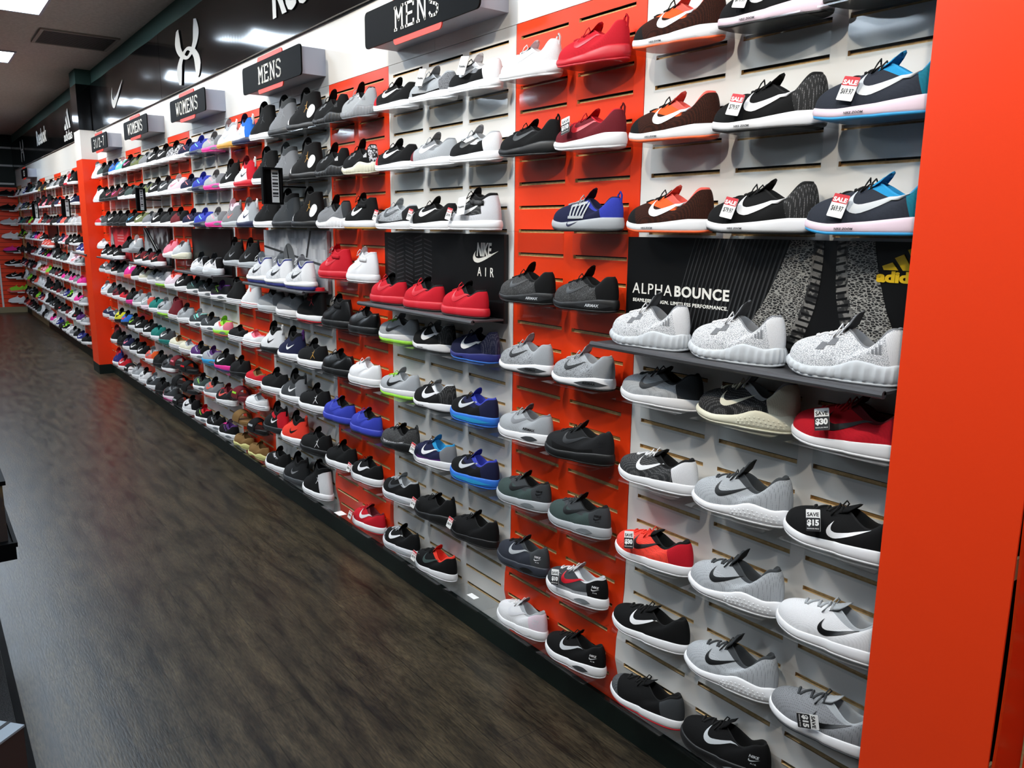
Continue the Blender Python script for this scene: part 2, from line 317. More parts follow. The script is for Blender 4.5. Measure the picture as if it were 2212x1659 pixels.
def shoe_parts(kind, hi):
    key = (kind, hi)
    if key in SH: return SH[key]
    p = TYPES[kind]; L = p['L']; Mn = 56 if hi else 28; K = 13 if hi else 8; R = {}
    # midsole
    Ms = (168 if p['ribs'] else Mn) if hi else Mn
    rings = []; fl = p['flare']
    prof = [(0, -.35), (.06, .35), (.2, .8), (.45, 1), (.7, .8), (.9, .55), (1, .1), (1.0, -1.2)]
    for t, g in prof:
        if p['ribs'] and hi: grow = lambda j, g=g, t=t: fl*g+(p['ribs']*(1 if math.sin(j/Ms*2*PI*34) > 0 else -1) if .05 < t < .75 else 0)
        else: grow = fl*g if fl*g else 1e-6
        o = outline(p, Ms, grow); ring = []
        for j, q in enumerate(o):
            u = (1-math.cos(2*PI*j/Ms))/2; z0 = bottomz(p, u)+p['out']*.8; z1 = solez(p, u)
            ring.append(Vector((q.x, q.y, z0+(z1-z0)*t)))
        rings.append(ring)
    mbs = ringmesh(rings, cap0=True, cap1=(kind == 'sld')); R['midsole'] = fixn(mbs.mesh('midsole', True))
    bvs = BVHTree.FromPolygons([Vector(v) for v in mbs.v], [f for f in mbs.f])
    # outsole
    rings = []
    for t, g in ((0, -.6), (.15, .1), (1, .55), (1, -1)):
        o = outline(p, Mn, fl*g+1e-6); rings.append([Vector((q.x, q.y, bottomz(p, (1-math.cos(2*PI*j/Mn))/2)+p['out']*t)) for j, q in enumerate(o)])
    R['outsole'] = fixn(ringmesh(rings, cap0=True, cap1=True).mesh('outsole', True))
    def proj(bv, pts, off=.0012, y0=-1):
        out = []
        for x, z in pts:
            h = bv.ray_cast(Vector((x, y0, z)), Vector((0, 1 if y0 < 0 else -1, 0)))
            if h[0] is None:
                h = bv.find_nearest(Vector((x, -.04, z)))
            n = h[1]; n = -n if n.y*(1 if y0 < 0 else -1) > 0 else n
            out.append(h[0]+n*off)
        return out
    def patch(bv, lo, hi_, n=18, k=3, off=.0012, smooth=True):
        pts, fs = strip(lo, hi_, n, k, smooth); v = proj(bv, pts, off); return MB().add(v, fs)
    if kind == 'sld':
        mb = MB(); n = 14; st = []
        for i in range(8):
            x = L*(.24+.36*i/7); yw = .052*(1-.12*i/7); h = .058+.014*math.sin(PI*i/7*.9+.3)
            for k_ in (0, 1):
                st.append([(x+.01*math.sin(PI*j/n), -yw*math.cos(PI*j/n)*(1+.05*(1-k_)), .014+(h-(.004 if k_ else 0))*math.sin(PI*j/n)**.75) for j in range(n+1)])
        vs = [q for s_ in st for q in s_]; W_ = n+1; fs = []
        for i in range(7):
            for k_ in (0, 1):
                a, b = (2*i+k_)*W_, (2*i+2+k_)*W_; fs += [(a+j, b+j, b+j+1, a+j+1) if k_ == 0 else (a+j+1, b+j+1, b+j, a+j) for j in range(n)]
        for e in (0, 14): fs += [(e*W_+j, e*W_+j+1, (e+1)*W_+j+1, (e+1)*W_+j) for j in range(n)]
        mb.add(vs, fs); R['strap'] = fixn(mb.mesh('strap', True)); bvu = BVHTree.FromPolygons([Vector(v) for v in mb.v], mb.f)
        R['emblem'] = patch(bvu, [(.3*L, .04), (.52*L, .04)], [(.3*L, .052), (.52*L, .052)], 6, 2, .0015, False).mesh('emblem')
        SH[key] = R; return R
    # upper
    B0 = outline(p, Mn, -.0005); T0 = []; xt, xh = p['xt'], p['xh']
    for j in range(Mn):
        th = 2*PI*j/Mn; u = (1-math.cos(th))/2; s = -1 if th < PI else 1
        h = p['ht']+(p['hs']-p['ht'])*sm((u-.03)/.5) if u < .53 else p['hs']+(p['hh']-p['hs'])*sm((u-.53)/.4)
        wr = p['wr']*L*(.72+.28*sm(u*2.2))
        T0.append(Vector((L*(xt+(xh-xt)*u)-(.01*p['shaft']*u), s*wr*abs(math.sin(th))**.75, h)))
    rings = []
    for k in range(K):
        t = k/(K-1); ring = []
        for j in range(Mn):
            th = 2*PI*j/Mn; u = (1-math.cos(th))/2; b = B0[j].copy(); b.z = solez(p, u)-.006; T = T0[j]
            ff = max(0, math.cos(th))**1.3; hf = max(0, -math.cos(th))**1.5; sf = 1-ff-hf if ff+hf < 1 else 0; S = p['shaft']; H = T.z-b.z
            a = ff*(.56-.42*S)+sf*(.5-.34*S)+hf*(.75-.3*S); g = ff*(.36+.32*S)+sf*(.3+.3*S)+hf*(.05+.2*S)
            p1 = b+Vector((0, 0, ff*p['toe']*1.1+(1-ff)*.42*H*(1-.35*S))); o = (b-Vector((L*.5, 0, b.z))).normalized(); p1 += Vector((o.x, o.y, 0))*.004*(1-ff*.5)
            p2 = T+Vector(((b.x-T.x)*a, (b.y-T.y)*a, -H*g))
            ring.append((1-t)**3*b+3*(1-t)**2*t*p1+3*(1-t)*t*t*p2+t**3*T)
        rings.append(ring)
    def zone(k, j):
        c = (rings[k][j]+rings[k+1][(j+1) % Mn])/2; x = c.x/L; t = (k+.5)/(K-1)
        if t > .9 and x > xt: return 5
        if t > .66 and x < .66 and abs(c.y) > .002: return 3
        if t < p['mudline']: return 4
        return 0
    mbu = ringmesh(rings, zone); me = mbu.mesh('upper', True); bm = bmesh.new(); bm.from_mesh(me)
    cuts = ((Vector((p['toex']*L, 0, .03)), Vector((-1, 0, -.45)), 1), (Vector((p['heelx']*L, 0, .03)), Vector((1, 0, .3)), 2))
    for co, no, _ in cuts: bmesh.ops.bisect_plane(bm, geom=bm.verts[:]+bm.edges[:]+bm.faces[:], plane_co=co, plane_no=no)
    for f in bm.faces:
        c = f.calc_center_median()
        for co, no, ix in cuts:
            if (c-co).dot(no) > 0 and f.material_index != 5: f.material_index = ix
    bmesh.ops.recalc_face_normals(bm, faces=bm.faces); bm.to_mesh(me); bm.free(); R['upper'] = me; bvu = BVHTree.FromPolygons([Vector(v) for v in mbu.v], mbu.f)
    # lining and padded collar
    cx = L*(xt+xh)/2; rr = [rings[-1]]
    for f, dz in ((.985, .003), (.94, .0035), (.89, -.002), (.87, -.012), (.86, -.03)):
        rr.append([Vector((cx+(q.x-cx)*f, q.y*f*(.98 if f > .9 else .92), q.z+dz if dz > -.02 else max(q.z*.5, p['sole'][0]+.004))) for q in rings[-1]])
    rr.append([Vector((q.x, q.y, p['sole'][0]+.003)) for q in rr[-1]])
    R['lining'] = fixn(ringmesh(rr, cap1=True).mesh('lining', True))
    # tongue
    if p['tongue']:
        tg = p['tongue']; mb = MB(); n = 8; secs = []; S = p['shaft']
        path = [(xt-.13+.06*S, p['ht']-.022-.02*S, .8), (xt-.02, p['ht']-.001, .95), (xt+.045-.02*S, p['ht']+tg*.55, 1), (xt+.085-.04*S, p['ht']+tg*.95, .8), (xt+.1-.05*S, p['ht']+tg, .62)]
        for i, (x, z, wv) in enumerate(path):
            ring = []
            for q in range(n):
                a = 2*PI*q/n; yy = math.cos(a)*p['wr']*L*.82*wv; ht_ = math.sin(a)*.0085
                ring.append(Vector((x*L+ht_*.9+yy*yy*8, yy, z+ht_*.6-yy*yy*20)))
            secs.append(ring)
        mb.add([q for r_ in secs for q in r_], [(i*n+k_, i*n+(k_+1) % n, (i+1)*n+(k_+1) % n, (i+1)*n+k_) for i in range(len(secs)-1) for k_ in range(n)]+[tuple(range((len(secs)-1)*n, len(secs)*n))])
        R['tongue'] = fixn(mb.mesh('tongue', True))
    # laces
    nl, x0 = p['lace']; mb = MB()
    for i in range(nl):
        x = L*(x0+(xt-.02-x0)*i/(nl-1)); pts = []; wv = .016+.004*i/nl
        for q in range(7 if hi else 4):
            f = -1+2*q/((7 if hi else 4)-1); y = f*wv; xx = x+.006*f*(1 if i % 2 else -1); h = bvu.ray_cast(Vector((xx, y, 1)), Vector((0, 0, -1)))
            if h[0]: pts.append(h[0]+Vector((0, 0, .0016)))
        if len(pts) > 2: mb.tube(pts, .0032, 5)
    if hi:
        for s in (-1, 1):
            mb.tube([Vector((L*(xt-.03), s*.004, p['ht']+.003)), Vector((L*xt-.005, s*.014, p['ht']+.012)), Vector((L*(xt-.02), s*.026, p['ht']+.002)), Vector((L*(xt-.06), s*.027, p['ht']-.016)),
                     Vector((L*(xt-.05), s*.016, p['ht']-.008)), Vector((L*(xt-.03), s*.004, p['ht']+.001))], .0018, 5)
    if mb.v: R['laces'] = fixn(mb.mesh('laces', True))
    # marks and fittings
    def zr(x, f): return None
    lg = p['logo']
    if lg == 'swoosh':
        x, z, s = p['sw']; n = 16 if hi else 9
        R['swoosh'] = patch(bvu, xf(SW_O, x*L, z, s*L, s*L*.92), xf(SW_I, x*L, z, s*L, s*L*.92), n, 3 if hi else 1).mesh('swoosh', True)
    elif lg == 'bars':
        mb = MB()
        for i in range(3):
            x = (.775+.026*i)*L; z = .066; h = .009+.0045*i
            q = patch(bvu, [(x, z), (x+.0055, z)], [(x-.002, z+h), (x+.0035, z+h)], 2, 3, .001, False); mb.add(q.v, q.f)
        R['stripe_mark'] = mb.mesh('stripe_mark')
        mb = MB()
        for i in range(2):
            x, z = L*(.30+.085*i), .061+.011*i
            q = patch(bvu, [(x, z), (x+.02, z+.002)], [(x+.012, z+.017), (x+.026, z+.016)], 3, 3, .0012, False); mb.add(q.v, q.f)
        R['eyelet_patch'] = mb.mesh('eyelet_patch')
    elif lg == 'cage':
        mb = MB()
        for i in range(5):
            x = L*(.36+.04*i); q = patch(bvu, [(x, .04), (x+.006, .04)], [(x-.004+.005*i, .078+.003*i), (x+.002+.005*i, .078+.003*i)], 3, 5, .003, False); mb.add(q.v, q.f)
        for z0 in (.04, .074):
            q = patch(bvu, [(L*.34, z0), (L*.56, z0+(.012 if z0 > .05 else 0))], [(L*.34, z0+.008), (L*.56, z0+.008+(.012 if z0 > .05 else 0))], 6, 2, .003, False); mb.add(q.v, q.f)
        R['cage'] = mb.mesh('cage')
        R['swoosh'] = patch(bvs, xf(SW_O, L*.33, .016, L*.16, L*.14), xf(SW_I, L*.33, .016, L*.16, L*.14), 12, 2).mesh('swoosh')
    elif lg == 'jump':
        mb = MB(); cx_, cz_ = .72*L, p['hs']*.52+.018; r = .018
        for (a, b, c, d, wd) in ((0, 0, -.9, -1.1, .2), (0, 0, 1.1, -.8, .2), (-.1, -.1, .15, 1, .28), (.1, .7, .25, 1.5, .14), (0, .6, -.8, .5, .13)):
            dx, dz = c-a, d-b; l = math.hypot(dx, dz); nx, nz = -dz/l*wd/2, dx/l*wd/2
            q = patch(bvu, [(cx_+r*(a-nx), cz_+r*(b-nz)), (cx_+r*(c-nx*.6), cz_+r*(d-nz*.6))], [(cx_+r*(a+nx), cz_+r*(b+nz)), (cx_+r*(c+nx*.6), cz_+r*(d+nz*.6))], 2, 1, .0013, False); mb.add(q.v, q.f)
        R['figure_mark'] = mb.mesh('figure_mark')
    elif lg == 'disc':
        q = [(.66*L+.013*math.cos(a*PI/8), .1+.013*math.sin(a*PI/8)) for a in range(9)]; q2 = [(x, .2-z) for x, z in q]
        R['round_patch'] = patch(bvu, q2, q, 8, 2, .0012, False).mesh('round_patch')
    elif lg == 'hatch':
        mb = MB()
        for (a, b, c, d) in ((.36, .045, .50, .08), (.44, .045, .58, .072), (.38, .07, .62, .045)):
            q = patch(bvu, [(a*L, b), (c*L, d)], [(a*L+.004, b+.004), (c*L+.004, d+.004)], 6, 1, .0012, False); mb.add(q.v, q.f)
        R['side_stripes'] = mb.mesh('side_stripes')
    if p.get('win'):
        a, b = p['win']; n = 8; lo = []; hi_ = []
        for i in range(n+1):
            u = a+(b-a)*i/n; e = min(1, 3.2*min(i, n-i)/n); zb, zt = bottomz(p, u)+p['out'], solez(p, u); mid = zb+(zt-zb)*.42; hh = (zt-zb)*.26*e
            lo.append((u*L, mid-hh)); hi_.append((u*L, mid+hh))
        R['air_window'] = patch(bvs, lo, hi_, 14, 2, .0012, False).mesh('air_window', True)
    if p.get('line'):
        R['sole_stripe'] = None; mb = MB(); n = 30; pts = [(L*(.02+.96*i/n)) for i in range(n+1)]
        v = proj(bvs, [(x, .021) for x in pts]+[(x, .0235) for x in pts], .0008); mb.add(v, [(i, i+1, n+2+i, n+1+i) for i in range(n)]); R['sole_stripe'] = mb.mesh('sole_stripe')
    if p.get('patch'):
        q = [((.83+.085*math.cos(a*PI/10))*L, .075+.03*math.sin(a*PI/10)+.012*math.cos(a*PI/10)) for a in range(11)]; q2 = [((.83+.085*math.cos(a*PI/10))*L, .075-.022*math.sin(a*PI/10)+.012*math.cos(a*PI/10)) for a in range(11)]
        R['ankle_patch'] = patch(bvu, q2, q, 12, 4, .0016, False).mesh('ankle_patch', True)
    if p.get('dimple') and hi:
        mb = MB()
        for i in range(11):
            for q in range(3):
                u = .5+.042*i+(.02 if q % 2 else 0); zb, zt = bottomz(p, u)+p['out'], solez(p, u); z = zb+(zt-zb)*(.22+.2*q); x = u*L; r = .0038
                v = proj(bvs, [(x-r, z), (x, z-r*.8), (x+r, z), (x, z+r*.8)], .0006); c = proj(bvs, [(x, z)], .0022); mb.add(v+c, [(0, 1, 4), (1, 2, 4), (2, 3, 4), (3, 0, 4)])
        R['sole_dimples'] = mb.mesh('sole_dimples', True)
    for key_, bv_ in (('stext', bvs), ('utext', bvu)):
        if p.get(key_) and hi:
            word, x, z, wd, hgt = p[key_]; me = text_mesh(word, 1, 0, .03, .15); co = [v.co for v in me.vertices]; ax = min(c.x for c in co); bx = max(c.x for c in co); ay = min(c.y for c in co); by = max(c.y for c in co)
            v = proj(bv_, [(x*L-wd/2+(c.x-ax)/(bx-ax)*wd, z-hgt/2+(c.y-ay)/(by-ay)*hgt) for c in co], .0018); R['sole_lettering' if key_ == 'stext' else 'side_lettering'] = MB().add(v, [tuple(f.vertices) for f in me.polygons]).mesh('lettering')
    if p.get('loop'):
        mb = MB(); z = p['hh']; x = L*xh
        mb.tube([Vector((x-.006, 0, z-.012)), Vector((x-.002, 0, z+.008)), Vector((x+.006, 0, z+.018)), Vector((x+.012, 0, z+.008)), Vector((x+.010, 0, z-.02)), Vector((x+.006, 0, z-.035))], .0055, 6, flat=.45)
        R['heel_loop'] = fixn(mb.mesh('heel_loop', True))
    if p.get('strap'):
        mb = MB(); z = p['hs']-.012; n = 18; lo = []; 
        pts = []
        for i in range(n+1):
            a = -PI*.72+PI*1.44*i/n; y = -math.sin(-a)*.045 if False else math.sin(a)*.045; x = L*.66-math.cos(a)*L*.2
            h = bvu.find_nearest(Vector((x, y, z+.004*math.cos(a))))[0]; c = Vector((L*.66, 0, h.z)); o = (h-c).normalized(); pts.append((h, o))
        vs = []
        for h, o in pts:
            for dz, off in ((-.009, .002), (-.009, .0045), (.009, .0045), (.009, .002)): vs.append(h+o*off+Vector((0, 0, dz)))
        mb.add(vs, [(i*4+k_, i*4+(k_+1) % 4, (i+1)*4+(k_+1) % 4, (i+1)*4+k_) for i in range(n) for k_ in range(4)]+[(0, 1, 2, 3), (n*4+3, n*4+2, n*4+1, n*4)]); R['ankle_strap'] = fixn(mb.mesh('ankle_strap', True))
    if p.get('text') and hi:
        s, x, z = p['text']; mb = MB()
        for word, zz, hgt, wd in ((s, z, .0075, .026), ('AIR', z-.018, .004, .016)):
            me = text_mesh(word, 1, 0, .03, .2 if word == s else 0, 1 if word == s else 1.5); co = [v.co for v in me.vertices]; ax = min(c.x for c in co); bx = max(c.x for c in co); ay = min(c.y for c in co); by = max(c.y for c in co)
            v = proj(bvu, [(x*L-wd/2+(c.x-ax)/(bx-ax)*wd, zz+(c.y-ay)/(by-ay)*hgt) for c in co], .001); mb.add(v, [tuple(f.vertices) for f in me.polygons])
        a = xf(SW_O, x*L-.014, z-.011, .03, .024); b = xf(SW_I, x*L-.014, z-.011, .03, .024); q = patch(bvu, a, b, 10, 1, .001); mb.add(q.v, q.f)
        R['heel_lettering'] = mb.mesh('heel_lettering')
    SH[key] = R; return R

def make_shoe(spec, loc, yaw, hi, label, group, scale=1.0):
    """spec: 'type base sole logo key=colour ...'"""
    t = spec.split(); kind, base, sole, logo = t[:4]; o = dict(a.split('=') for a in t[4:] if '=' in a)
    R = shoe_parts(kind, hi); root = empty(KIND[kind], loc, yaw); root.scale = scale if isinstance(scale, tuple) else (scale,)*3
    tag(root, label, 'sandal' if kind == 'sld' else 'shoe', group)
    def P(n, mats):
        if n in R and R[n] is not None: return link(n, R[n], mats, root)
    g = o.get; lin = cm(g('lin', base[0]), 'lining'); lm = cm(logo[0], 'logo') if logo != '-' else None
    P('midsole', cm(sole[0], 'sole')); P('outsole', cm(g('out', sole)[0], 'sole'))
    if kind == 'sld': P('strap', cm(base)); P('emblem', lm) if lm else 0; return root
    b = cm(base); up_ = P('upper', [b, cm(g('toe', base)), cm(g('heel', base)), cm(g('eye', base)), cm(g('mud', base)), cm(g('col', g('lin', base)[0]))])
    P('lining', lin); P('tongue', cm(g('tng', g('lin', base)[0]))); P('laces', cm(g('lace', base[0]), 'lining'))
    if lm:
        for n in ('swoosh', 'stripe_mark', 'figure_mark', 'side_stripes', 'round_patch'): P(n, lm)
        if kind == 'air' and hi: P('heel_lettering', lm if g('txt', '') == '' else cm(g('txt'), 'logo'))
    P('ankle_patch', cm('W', 'sole')); P('side_lettering', cm('K', 'logo')); P('sole_lettering', cm('D' if sole[0] in 'Wp' and kind == 'peg' else 'g' if base[0] == 'K' or sole[0] == 'K' else 'K', 'logo'))
    P('eyelet_patch', cm('G')); P('cage', cm(g('cage', 'G'), 'sole'))
    P('air_window', M['clear'] if g('win', 'clear') == 'clear' else cm(g('win'), 'sole')); P('sole_stripe', cm(g('line', 'N'), 'sole'))
    P('sole_dimples', cm(sole[0], 'sole')); P('heel_loop', cm(g('loop', base))); P('ankle_strap', cm(g('strap', base)))
    return root
# ===BUILD===
S = .0762; PER = 1.465; O_X0, O_W = -2.235, .587; W_X0 = -1.648; W_W = PER-O_W
ORD = ['top', 'second', 'third', 'fourth', 'fifth', 'sixth', 'seventh', 'eighth', 'bottom']
NTH = ['nearest', 'second', 'third', 'fourth', 'fifth', 'sixth']
def Z(z): return z+ZF
# ------------------------------------------------------------------ room shell
def slab(name, x0, x1, y0, y1, z0, z1, mm): return struct(build(MB().box(x0, x1, y0, y1, z0, z1), name, mm))
slab('floor', -17.3, 3, -5.5, .3, -.1, 0, M['floor'])
slab('ceiling', -17.3, 3, -5.5, .3, Z(.92), Z(.92)+.1, M['ceiling'])
slab('wall_right', -17.3, 3, .012, .3, 0, Z(.92), M['mdf'])
slab('wall_left', -17.3, 3, -5.7, -5.5, 0, Z(.92), mat('painted_wall_grey', hexl((120, 120, 118)), .8))
slab('wall_end', -17.5, -17.3, -5.5, .3, 0, Z(.92), M['green_wall'])
slab('wall_near', 3, 3.2, -5.5, .3, 0, Z(.92), mat('painted_wall_grey', hexl((120, 120, 118)), .8))
struct(build(MB().box(-17.3, 3, -.004, .011, Z(.76), Z(.92)), 'trim_1', M['green_wall']))
bb = MB().box(-9.36, -.83, -.012, .011, 0, Z(-2.072)); struct(build(bb, 'baseboard_right', M['green']))
struct(build(MB().box(-14.3, -9.9, -.012, .011, 0, Z(-2.072)), 'baseboard_far_right', M['green']))
struct(build(MB().box(-16.4, -14.3, -.012, .011, 0, Z(-2.06)), 'trim_2', M['trim_wood']))
struct(build(MB().box(-17.0, -16.4, -.012, .011, 0, Z(-2.072)), 'trim_3', M['green']))

# ------------------------------------------------------------------ slotted wall panels
def slot_panel(name, x0, wd, starts, mm, label, bow, group, zt=.045, zb=-2.07, kmax=26):
    xs = [x0+.0015]; 
    for s in starts: xs += [x0+s, x0+s+.235]
    xs.append(x0+wd-.0015); zs = [zt]
    for k in range(kmax+1): zs += [-k*S+.0055, -k*S-.0055]
    zs.append(zb); zz = []
    for a, b in zip(zs, zs[1:]): zz.append(a)
    zz.append(zs[-1]); yb = lambda z: -bow*math.exp(-((z+1.875)/.105)**2)
    mb = MB(); nx = len(xs); grid = [(x, yb(z), Z(z)) for z in zz for x in xs]; fs = []; mb.add(grid, [])
    for i in range(len(zz)-1):
        for j in range(nx-1):
            if i % 2 == 1 and j % 2 == 1:
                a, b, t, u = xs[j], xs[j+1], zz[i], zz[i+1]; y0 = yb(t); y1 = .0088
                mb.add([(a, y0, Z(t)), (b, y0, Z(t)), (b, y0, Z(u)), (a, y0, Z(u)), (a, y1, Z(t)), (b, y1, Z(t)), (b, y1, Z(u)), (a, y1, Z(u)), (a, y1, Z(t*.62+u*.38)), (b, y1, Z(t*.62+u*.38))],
                       [(0, 1, 5, 4), (1, 2, 6, 5), (2, 3, 7, 6), (3, 0, 4, 7), (8, 9, 6, 7), (4, 5, 9, 8)], [2, 1, 1, 1, 1, 2])  # slot roof and upper back painted black for the shade inside
            else: fs.append((i*nx+j, i*nx+j+1, (i+1)*nx+j+1, (i+1)*nx+j))
    mb.f += fs; mb.mi += [0]*len(fs)
    # side and top edges give the sheet its thickness
    e = []
    for j0 in (0, nx-1):
        col = [grid[i*nx+j0] for i in range(len(zz))]; mb.add(col+[(x, .0105, z) for x, y, z in col], [(i, i+1, i+1+len(col), i+len(col)) for i in range(len(col)-1)])
    mb.box(xs[0], xs[-1], 0, .0105, Z(zt), Z(zt)+.0001)
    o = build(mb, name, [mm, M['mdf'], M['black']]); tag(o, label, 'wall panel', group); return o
W_ST, O_ST = [.040, .323, .601], [.026, .309]
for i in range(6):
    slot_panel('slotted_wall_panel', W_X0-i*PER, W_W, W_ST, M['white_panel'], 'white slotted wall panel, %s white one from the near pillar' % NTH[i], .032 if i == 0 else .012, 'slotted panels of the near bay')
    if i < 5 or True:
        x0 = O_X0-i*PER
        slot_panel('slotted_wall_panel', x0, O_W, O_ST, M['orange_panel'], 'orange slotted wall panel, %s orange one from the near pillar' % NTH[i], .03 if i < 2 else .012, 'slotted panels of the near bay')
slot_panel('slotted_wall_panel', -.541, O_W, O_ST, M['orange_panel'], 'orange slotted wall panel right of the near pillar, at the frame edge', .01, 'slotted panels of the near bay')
XB = -9.75   # bay beyond the far pillar
PB = []
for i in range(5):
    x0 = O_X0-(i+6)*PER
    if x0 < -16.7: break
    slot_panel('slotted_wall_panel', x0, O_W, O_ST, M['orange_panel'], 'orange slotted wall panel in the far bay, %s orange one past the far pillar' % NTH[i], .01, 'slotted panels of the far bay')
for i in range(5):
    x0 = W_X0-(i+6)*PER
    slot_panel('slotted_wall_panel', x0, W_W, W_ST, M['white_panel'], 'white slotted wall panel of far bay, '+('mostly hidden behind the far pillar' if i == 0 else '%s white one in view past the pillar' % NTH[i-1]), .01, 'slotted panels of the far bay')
# plain white fascia above the panels
fx = [-.765, -1.31, -2.745, -4.17, -5.6, -7.04, -8.47, -9.4]
for i, (a, b) in enumerate(zip(fx, fx[1:])):
    o = build(MB().box(b+.001, a-.001, 0, .011, Z(.047), Z(.335)), 'fascia_panel', M['white_panel'])
    tag(o, 'plain glossy white fascia sheet above the slotted panels, %s from the near pillar' % (NTH+['seventh'])[i], 'wall panel', 'white fascia sheets of the near bay')
fx = [-9.75, -10.75, -11.9, -12.65, -13.6, -14.7, -17.0]
for i, (a, b) in enumerate(zip(fx, fx[1:])):
    o = build(MB().box(b+.001, a-.001, 0, .011, Z(.047), Z(.335)), 'fascia_panel', M['white_panel'])
    tag(o, 'plain white fascia sheet in the far bay, %s past the far pillar' % NTH[i], 'wall panel', 'white fascia sheets of the far bay')

# ------------------------------------------------------------------ black header boards with brand marks
def swoosh_on(mb, x, z, sx, sz, y, th=.002): return flat_strip(mb, xf(SW_O, x, Z(z), sx, sz), xf(SW_I, x, Z(z), sx, sz), y, 24, 1, True, th)
def knot_mark(name, x, z, wd, h, y, parent):
    mb = MB()
    Uo = [(.08, .98), (.02, .86), (.0, .74), (.07, .60), (.24, .47), (.5, .395), (.76, .47), (.93, .60), (1, .74), (.98, .86), (.92, .98)]
    Ui = [(.17, 1), (.205, .86), (.225, .74), (.25, .64), (.34, .53), (.5, .45), (.66, .53), (.75, .64), (.775, .74), (.795, .86), (.83, 1)]
    for f in (1, -1):
        a = [(q, .5+f*(r-.5)) for q, r in Uo]; b = [(q, .5+f*(r-.5)) for q, r in Ui]
        if f < 0: a, b = b, a
        flat_strip(mb, [(x+q*wd, Z(z+r*h)) for q, r in a], [(x+q*wd, Z(z+r*h)) for q, r in b], y-(.0006 if f > 0 else 0), 40, 1, True, .002)
    return build(mb, name, M['white_print'], parent)
def bars_mark(x, z, wd, h, y, parent, mm, name='three_bar_mark'):
    mb = MB()
    for q in ([(.02, .16), (.06, 0), (.35, 0), (.225, .32)], [(.265, .5), (.45, 0), (.64, 0), (.44, .66)], [(.51, .84), (.75, 0), (.96, 0), (.69, 1)]):
        mb.prism([(x+a*wd, Z(z+b*h)) for a, b in q], y-.002, y)
    return build(mb, name, mm, parent)
hb = [(-.70, -3.15, 'plain black glossy header board, nearest the camera', None), (-3.15, -6.625, 'black glossy header board carrying a knot mark and Reebok lettering', 'ur'), (-6.625, -9.36, 'black glossy header board carrying a single swoosh mark', 's'),
      (-9.72, -13.9, 'black glossy header board in far bay with bars mark and Reebok lettering', 'ra'), (-13.9, -17.0, 'black glossy header board in far bay with a small knot mark', 'u')]
for a, b, lb, k in hb:
    root = empty('header_board', ((a+b)/2, 0, Z(.335))); root.location = (0, 0, 0)
    tag(root, lb, 'header board', 'black header boards')
    pts = []; n = 72; a, b = a-.003, b+.003
    # slightly bowed face sheet
    mb = MB(); vs = []
    for i in range(n+1):
        x = a+(b-a)*i/n; y = -.022-.0028*math.sin(2*PI*(a+(b-a)*i/n)/.95)
        vs += [(x, y, Z(.322)), (x, y-.002, Z(.775)), (x, .011, Z(.775)), (x, .011, Z(.322))]
    mb.add(vs, [(i*4+q, i*4+(q+1) % 4, (i+1)*4+(q+1) % 4, (i+1)*4+q) for i in range(n) for q in range(4)]+[(0, 1, 2, 3), (n*4+3, n*4+2, n*4+1, n*4)])
    build(mb, 'face_sheet', M['gloss_black'], root)
    y = -.0272
    if k == 'ur':
        knot_mark('knot_mark', -6.15, .345, .56, .36, y, root)
        fit_text('Reebok', -4.30, -3.34, Z(.44), Z(.66), y, 'lettering', M['white_print'], root, bold=.03)
    if k == 's': build(swoosh_on(MB(), -8.37, .435, .5, .46, y), 'swoosh_mark', M['white_print'], root)
    if k == 'ra':
        fit_text('Reebok', -13.6, -12.63, Z(.485), Z(.69), y, 'lettering', M['white_print'], root, bold=.03)
        fit_text('adidas', -11.2, -10.62, Z(.36), Z(.47), y, 'lettering', M['white_print'], root, bold=.02)
        bars_mark(-11.12, .485, .45, .22, y, root, M['white_print'])
    if k == 'u': knot_mark('knot_mark', -15.62, .38, .42, .33, y, root)

